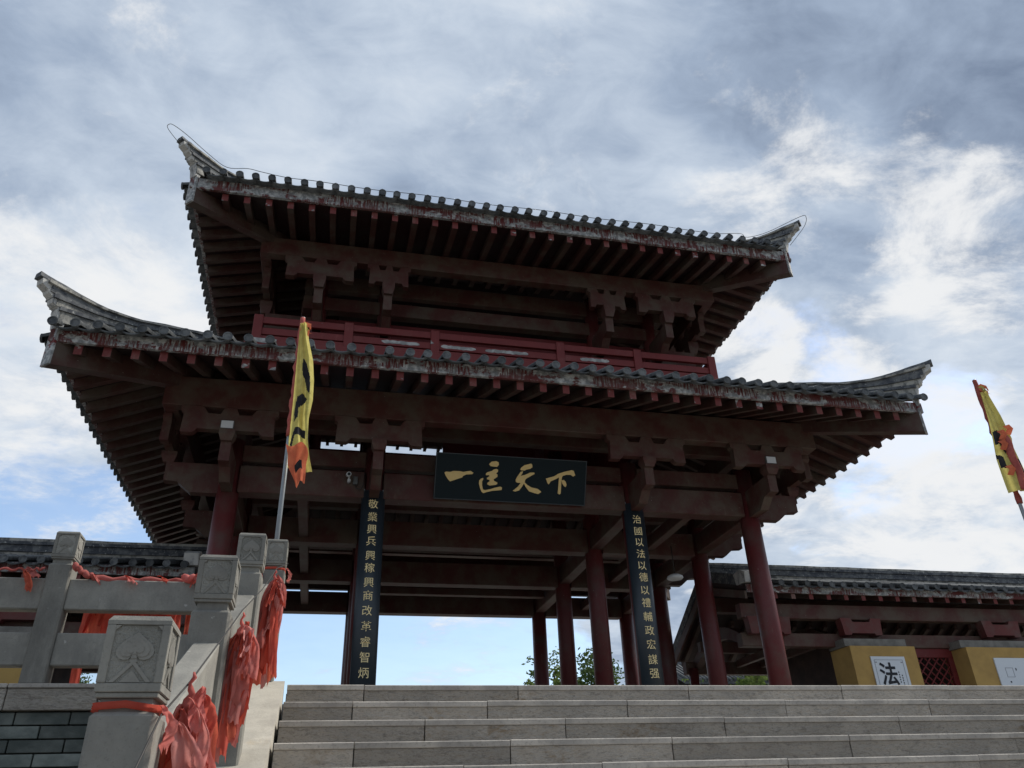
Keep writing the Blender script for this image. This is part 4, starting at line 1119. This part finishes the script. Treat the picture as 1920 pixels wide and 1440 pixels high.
# left flag
rt_ = [(-3.93, .05), (-3.72, .09), (-3.48, .155), (-3.25, .185), (-3.0, .195), (-2.8, .175), (-2.6, .185), (-2.4, .22), (-2.2, .27), (-2.05, .30), (-1.95, .29)]
rt_ = sorted(rt_)
lt_ = [(-3.93, -.02), (-3.0, .0), (-2.6, .0), (-2.25, .02), (-1.95, .10)]
marksL = [[(.40, 3.48), (.58, 3.42), (.80, 3.24), (.84, 3.06), (.70, 3.08), (.52, 3.22), (.40, 3.26), (.34, 3.36)],
          [(.22, 3.0), (.5, 3.06), (.72, 3.0), (.5, 2.92), (.36, 2.88), (.38, 2.78), (.22, 2.72), (.16, 2.86)],
          [(.30, 2.65), (.85, 2.65), (.85, 2.58), (.30, 2.56), (.12, 2.42), (.06, 2.5)]]
flag(-4.27, -9.06, 4.03, 'limp yellow flag with black marks and red sleeve in front of the gate', rt_, lt_, marksL, (2.60, 4.02), (2.24, 3.92), (2.36, 2.06))
rR = sorted([(-3.88, .05), (-3.5, .14), (-3.2, .17), (-3.1, .13), (-2.9, .15), (-2.6, .17), (-2.3, .19), (-2.1, .2)])
lR = sorted([(-3.88, -.04), (-3.5, -.07), (-3.2, -.11), (-2.9, -.15), (-2.6, -.14), (-2.3, -.13), (-2.1, -.12)])
marksR = [[(.02, 3.28), (.30, 3.30), (.50, 3.12), (.46, 3.0), (.30, 2.98), (.18, 3.1), (.04, 3.08)], [(.0, 2.96), (.16, 2.92), (.14, 2.78), (.04, 2.80)], [(.78, 2.92), (.9, 2.9), (.95, 2.75), (.85, 2.72)], [(.80, 2.66), (.93, 2.64), (.97, 2.52), (.86, 2.5)]]
fr = flag(4.35, -9.0, 4.08, 'limp yellow flag with red sleeve against the sky at the right edge', rR, lR, marksR, (2.35, 4.07), (2.46, 3.86), (2.55, 2.28))
# on this flag the red sleeve hangs in front of the lower cloth
q = MB(); pts = [(4.36+.01*math.sin(i), -9.13, 3.2-(3.2-2.48)*i/12) for i in range(13)]
q.tube(pts, [.03]+[.048]*11+[.055], 10); q.build('front_sleeve', 'flag_sleeve', fr)
q = MB(); q.use('flag_hem')
for (x_, z_) in ((4.30, 3.20), (4.42, 3.28), (4.26, 3.06), (4.23, 2.72)):
    q.grid([[(x_-.05, -9.14, z_+.05), (x_+.03, -9.17, z_+.07)], [(x_-.03, -9.17, z_), (x_+.06, -9.18, z_+.01)], [(x_-.06, -9.14, z_-.06), (x_+.02, -9.15, z_-.07)]])
q.build('ruffle', None, fr)

# ================================================================ RED CLOTH STRIPS
def strip(parent, p0, length, width, sway, mat, seed, ragged=True, face=None):
    """a hanging strip of thin cloth: gathered at the top, flat and slightly cupped below, frayed at the end"""
    rnd = random.Random(seed); n = 34; nc = 10
    tw = rnd.uniform(-.5, .5); ph = rnd.uniform(0, 6.28); cup = rnd.uniform(-.22, .22); a0 = (face if face is not None else .35)+rnd.uniform(-.45, .45)
    wav = rnd.uniform(.06, .20); rows = []; skew = rnd.uniform(-.04, .04)
    fr_ = [rnd.uniform(0, .014)+.006*math.sin(jj*1.3+seed) for jj in range(nc+1)]
    for i in range(n+1):
        u = i/n
        g_ = min(1, u*3.2)
        w = width*(.14+.86*g_**.7)*(1-.06*math.sin(u*7+ph))
        bow = math.sin(u*math.pi)*.02*math.sin(ph)
        c = Vector(p0)+Vector((sway[0]*u**.55+bow, sway[1]*u**.55+.010*math.cos(u*6+ph), -length*u))
        a = a0+tw*u*u
        dx = Vector((math.cos(a), math.sin(a), 0)); dn = Vector((-math.sin(a), math.cos(a), 0))
        row = []
        for j in range(nc+1):
            s_ = -1+2*j/nc
            dep = cup*width*(s_*s_)*(1-.5*u)+wav*width*(1-.6*u)*math.sin(s_*4.5+ph)+.004*math.sin(u*14+s_*3+ph)+.0035*math.sin(u*31+s_*5+ph*3)*(1-.4*u)
            zz = skew*s_*g_-(fr_[j] if ragged and i == n else 0)
            row.append(c+dx*(w/2*s_)+dn*dep+Vector((0, 0, zz)))
        rows.append(row)
    q = MB(); q.use(mat); q.grid(rows); return q.build('strip', None, parent)
CL = ['cloth_faded', 'cloth_red', 'cloth_faded', 'cloth_pale', 'cloth_deep', 'cloth_faded', 'cloth_orange']
def bundle(top, n, length, spread, label, seed, w=(.035, .075), line=(0, 0, 0)):
    rnd = random.Random(seed)
    t = thing('red_cloth_bundle', top, label, 'cloth', 'red cloth tied to the balustrade')
    q = MB(); q.use('cloth_faded')
    P = [Vector(top)+Vector((.006*math.sin(i*2), .006*math.cos(i*2.4), .062-.014*i)) for i in range(8)]
    q.tube(P, [.003, .006, .004, .008, .009, .013, .015, .010], 10); q.build('knot', None, t)
    for i in range(n):
        a = 2*math.pi*i/n+rnd.uniform(-.3, .3); rr = spread*rnd.uniform(.45, 1)
        p = Vector(top)+Vector(line)*(i/(n-1)-.5)+Vector((.016*math.cos(a), .016*math.sin(a), -.015+rnd.uniform(-.04, .012)))
        strip(t, p, length*rnd.choice((rnd.uniform(.35, .6), rnd.uniform(.6, 1), rnd.uniform(.75, 1))), rnd.uniform(*w), (rr*math.cos(a), rr*math.sin(a)), CL[(i+seed) % len(CL)], seed*100+i)
    for i in range(6 if seed != 3 else 4):                                  # short ends of the knots, on the outside
        a = rnd.uniform(-2.2, .6)
        strip(t, Vector(top)+Vector(line)*rnd.uniform(-.4, .4)+Vector((.022, -.022, rnd.uniform(-.01, .03))), rnd.uniform(.09, .19), rnd.uniform(.026, .042), (.045*math.cos(a), .045*math.sin(a)), CL[(i*2+1) % 7], seed*300+i)
    return t
bundle((-4.075, -14.13, -.535), 18, .44, .046, 'red cloth strips knotted below the head of the nearest stair post', 3, (.04, .075), (.055, .10, .06))
bundle((-4.078, -13.06, -.13), 15, .46, .036, 'red cloth strips hanging from the second stair post from the bottom', 5, (.04, .068), (.02, .05, .02))
bundle((-4.065, -11.72, .43), 13, .56, .044, 'red cloth strips hanging from the topmost stair post', 8, (.04, .075), (.02, .06, .03))
# red band wrapped round the neck of the nearest post
def band(x, y, z, label, h=PW/2-.006):
    t = thing('red_band', (x, y, z), label, 'cloth', 'red cloth tied to the balustrade')
    q = MB(); q.use('cloth_deep'); rows = []
    ring = [(-h, -h), (0, -h), (h, -h), (h, 0), (h, h), (0, h), (-h, h), (-h, 0), (-h, -h)]
    for zz, e_ in ((.006, -.002), (.004, .006), (-.003, .002), (-.008, .007), (-.011, .0)):
        rows.append([(x+a*(1+e_*8), y+b_*(1+e_*8), z+zz+.006*math.sin(i*2.2)) for i, (a, b_) in enumerate(ring)])
    q.grid(rows); q.build('band', None, t)
    strip(t, (x+h+.01, y-h+.01, z), .09, .03, (.02, -.01), 'cloth_faded', 77)
    return t
band(-4.19, -14.24, -.37-.178-.028, 'red cloth band round the neck of the nearest stair post')
band(-4.14, -10.70, .985-.178-.03, 'red cloth band round the neck of the corner post at the stair top')
# cord that links the bundles
t = thing('tie_cord', (-4.08, -13, -.2), 'thin dark cord strung between the stair posts on the left', 'cord')
q = MB(); q.tube([(-4.06, -15.3, -1.12), (-4.105, -14.32, -.60), (-4.085, -14.12, -.50), (-4.075, -13.6, -.27), (-4.08, -13.1, -.07), (-4.07, -12.4, .20), (-4.06, -11.72, .50), (-4.05, -10.8, .80)], .0026, 5); q.build('cord', 'dark_wire', t)
# cloth twisted along the top rail of the terrace
def rail_cloth(pts, r, label, tails):
    t = thing('rail_cloth', pts[0], label, 'cloth', 'red cloth along the terrace rail')
    P = []; rr = []
    n = 40
    for i in range(n+1):
        u = i/n*(len(pts)-1); k_ = min(int(u), len(pts)-2); f = u-k_
        p = Vector(pts[k_]).lerp(Vector(pts[k_+1]), f); P.append(p+Vector((0, .006*math.sin(i*1.9), .008*math.sin(i*1.3)))); rr.append(r*(.75+.3*abs(math.sin(i*.37))+random.uniform(-.1, .1)))
    q = MB(); q.use('cloth_faded'); q.tube(P, rr, 8); q.build('twist', None, t)
    for i, (p, l_, w, sw, mt) in enumerate(tails): strip(t, p, l_, w, sw, mt, 500+i+int(pts[0][0]*10))
    return t
rail_cloth([(-5.43, -10.78, .755), (-5.36, -10.79, .70), (-5.28, -10.74, .675), (-4.95, -10.72, .676), (-4.62, -10.72, .672)], .020, 'faded red cloth twisted along the top rail from the carved post', [((-5.3, -10.76, .70), .05, .05, (.05, 0), 'cloth_faded'), ((-5.1, -10.77, .69), .04, .06, (.06, -.01), 'cloth_faded'), ((-4.9, -10.76, .70), .03, .05, (.05, 0), 'cloth_red')])
rail_cloth([(-4.74, -10.76, .69), (-4.62, -10.775, .68), (-4.54, -10.78, .70), (-4.42, -10.78, .69), (-4.22, -10.79, .70)], .026, 'crumpled red cloth knotted over the rail at the corner post', [((-4.62, -10.79, .73), .08, .05, (-.03, 0), 'cloth_red'), ((-4.60, -10.79, .70), .09, .05, (.03, -.01), 'cloth_red'), ((-4.44, -10.79, .72), .10, .08, (.05, -.01), 'cloth_faded'), ((-4.36, -10.79, .73), .13, .07, (.06, -.01), 'cloth_faded')])
rail_cloth([(-6.3, -10.80, .70), (-5.95, -10.80, .705), (-5.72, -10.79, .71), (-5.6, -10.78, .72)], .008, 'thin red cord with a cloth tail left of the carved post', [((-5.74, -10.79, .72), .14, .05, (.08, 0), 'cloth_orange'), ((-5.70, -10.79, .725), .06, .05, (.07, 0), 'cloth_faded')])
t = thing('red_cloth_bundle', (-5.05, -10.58, .5), 'curtain of red cloth strips hanging behind the upper terrace rail', 'cloth', 'red cloth tied to the balustrade')
for i in range(15):
    strip(t, (-5.32+i*.047, -10.58+.02*math.sin(i*2), .64), random.uniform(.34, .42), random.uniform(.06, .10), (random.uniform(-.05, .05), .02), ['cloth_red', 'cloth_deep', 'cloth_orange', 'cloth_deep'][i % 4], 900+i)
for i, x in enumerate((-5.28, -5.02)): strip(t, (x, -10.57, .6), .72, .06, (-.03, .01), 'cloth_red', 950+i)

# ================================================================ TREES AND FAR ROOF
def tree(name, x, y, h, cr, label, mat, nleaf=2600, leaf=.16, z0=GZ, seed=1, crown_lo=.45, loose=1.0, group='trees behind the gate'):
    rnd = random.Random(seed)
    t = thing(name, (x, y, z0), label, 'tree', group)
    q = MB(); q.tube([(x, y, z0), (x+.1*rnd.uniform(-1, 1), y, z0+h*.4), (x+.3*rnd.uniform(-1, 1), y, z0+h*.85)], [h*.022, h*.016, h*.004], 8)
    tips = []
    for i in range(13):
        a = rnd.uniform(0, 6.28); zb_ = z0+h*rnd.uniform(crown_lo-.1, .8); l_ = cr*rnd.uniform(.5, 1.0)
        p0 = Vector((x, y, zb_)); p2 = p0+Vector((math.cos(a)*l_, math.sin(a)*l_, l_*rnd.uniform(.3, .9))); p1 = (p0+p2)/2+Vector((0, 0, .1*l_))
        if p2.z > z0+h: p2.z = z0+h*rnd.uniform(.92, 1)
        q.tube([p0, p1, p2], [h*.008, h*.005, h*.0015], 5); tips += [p2, p1, p0.lerp(p2, .75)]
    tips += [Vector((x+rnd.uniform(-.2, .2)*cr, y, z0+h*rnd.uniform(.8, 1))) for _ in range(5)]
    q.build('trunk', 'bark', t)
    q = MB(); q.use(mat)
    sizes = [cr*rnd.uniform(.20, .36)*loose for _ in tips]
    for i in range(nleaf):
        k_ = rnd.randrange(len(tips)); c = tips[k_]; s_ = sizes[k_]
        d = Vector((rnd.gauss(0, 1), rnd.gauss(0, 1), rnd.gauss(0, .8)))*s_*.55
        p = c+d; u = Vector((rnd.gauss(0, 1), rnd.gauss(0, 1), rnd.gauss(0, .6))).normalized(); v = u.orthogonal().normalized(); w = u.cross(v)
        l_ = leaf*rnd.uniform(.6, 1.3)
        q.add([p, p+u*l_*.5+w*l_*.24, p+u*l_, p+u*l_*.5-w*l_*.24], [(0, 1, 2, 3)])
    q.build('crown', None, t)
# bottom sight line over the step edge rises .15 per metre: at y=40 it is at 7.6 m
tree('leafy_tree', 10.55, 40, 11.9, 1.1, 'green leafy tree seen left of the inner gate columns', 'leaf_green', 1300, .28, seed=3)
tree('leafy_tree', 13.0, 42, 13.3, 2.0, 'tall thin leafy tree between the inner gate columns', 'leaf_green', 1300, .32, seed=4, loose=1.1)
tree('leafy_tree', 15.3, 41, 12.6, 2.4, 'dense leafy tree between the inner columns nearest the right couplet', 'leaf_dark', 3600, .30, seed=5)
tree('leafy_tree', 18.0, 43, 12.0, 2.0, 'dark leafy tree just left of the right couplet board', 'leaf_dark', 2600, .30, seed=6)
tree('wispy_shrub', 22.6, 40, 10.9, 1.6, 'wispy bare-looking treetop right of the right couplet board', 'leaf_green', 320, .30, seed=7)
tree('leafy_tree', 27.6, 40, 11.7, 2.6, 'leafy tree under the right side hall beside the end column', 'leaf_green', 3000, .32, seed=8)
tree('leafy_tree', 31.4, 40, 11.4, 1.6, 'leafy tree right of the end column under the hall', 'leaf_green', 1500, .30, seed=9)
tree('leafy_tree', -18.6, 38, 11.2, 2.8, 'leafy tree seen between the left stone rails', 'leaf_dark', 3400, .30, seed=10)
tree('leafy_tree', -22.5, 40, 11.4, 2.2, 'sparse leafy tree at the left seen under the stone rail', 'leaf_green', 1600, .30, seed=12)
# distant tiled hall
t = thing('distant_hall', (33, 52, GZ), 'distant dark tiled roof behind the trees under the right side hall', 'hall')
q = MB(); q.box(28, 46, 52, 58, GZ, 9.2); q.build('wall', 'concrete_grey', t)
q = MB(); q.prism([(50.6, 9.3), (55, 11.2), (59.4, 9.3), (59.4, 9.6), (55, 11.6), (50.6, 9.6)], 27, 47, 'x'); rf = q.build('roof', 'roof_tile', t)
for i in range(48):
    q = MB() if i == 0 else None
    if i == 0:
        q.tube([(27.2, 50.4, 9.62), (27.2, 55, 11.62)], .12, 6); dm, dc = q.mesh('barrel_tile', ['roof_tile'])
    place('barrel_tile', dm, dc+Vector((i*.41, 0, 0)), rf)
q = MB(); q.box(26.8, 47.2, 54.8, 55.2, 11.5, 12.0); q.build('ridge', 'ridge_tile', rf)
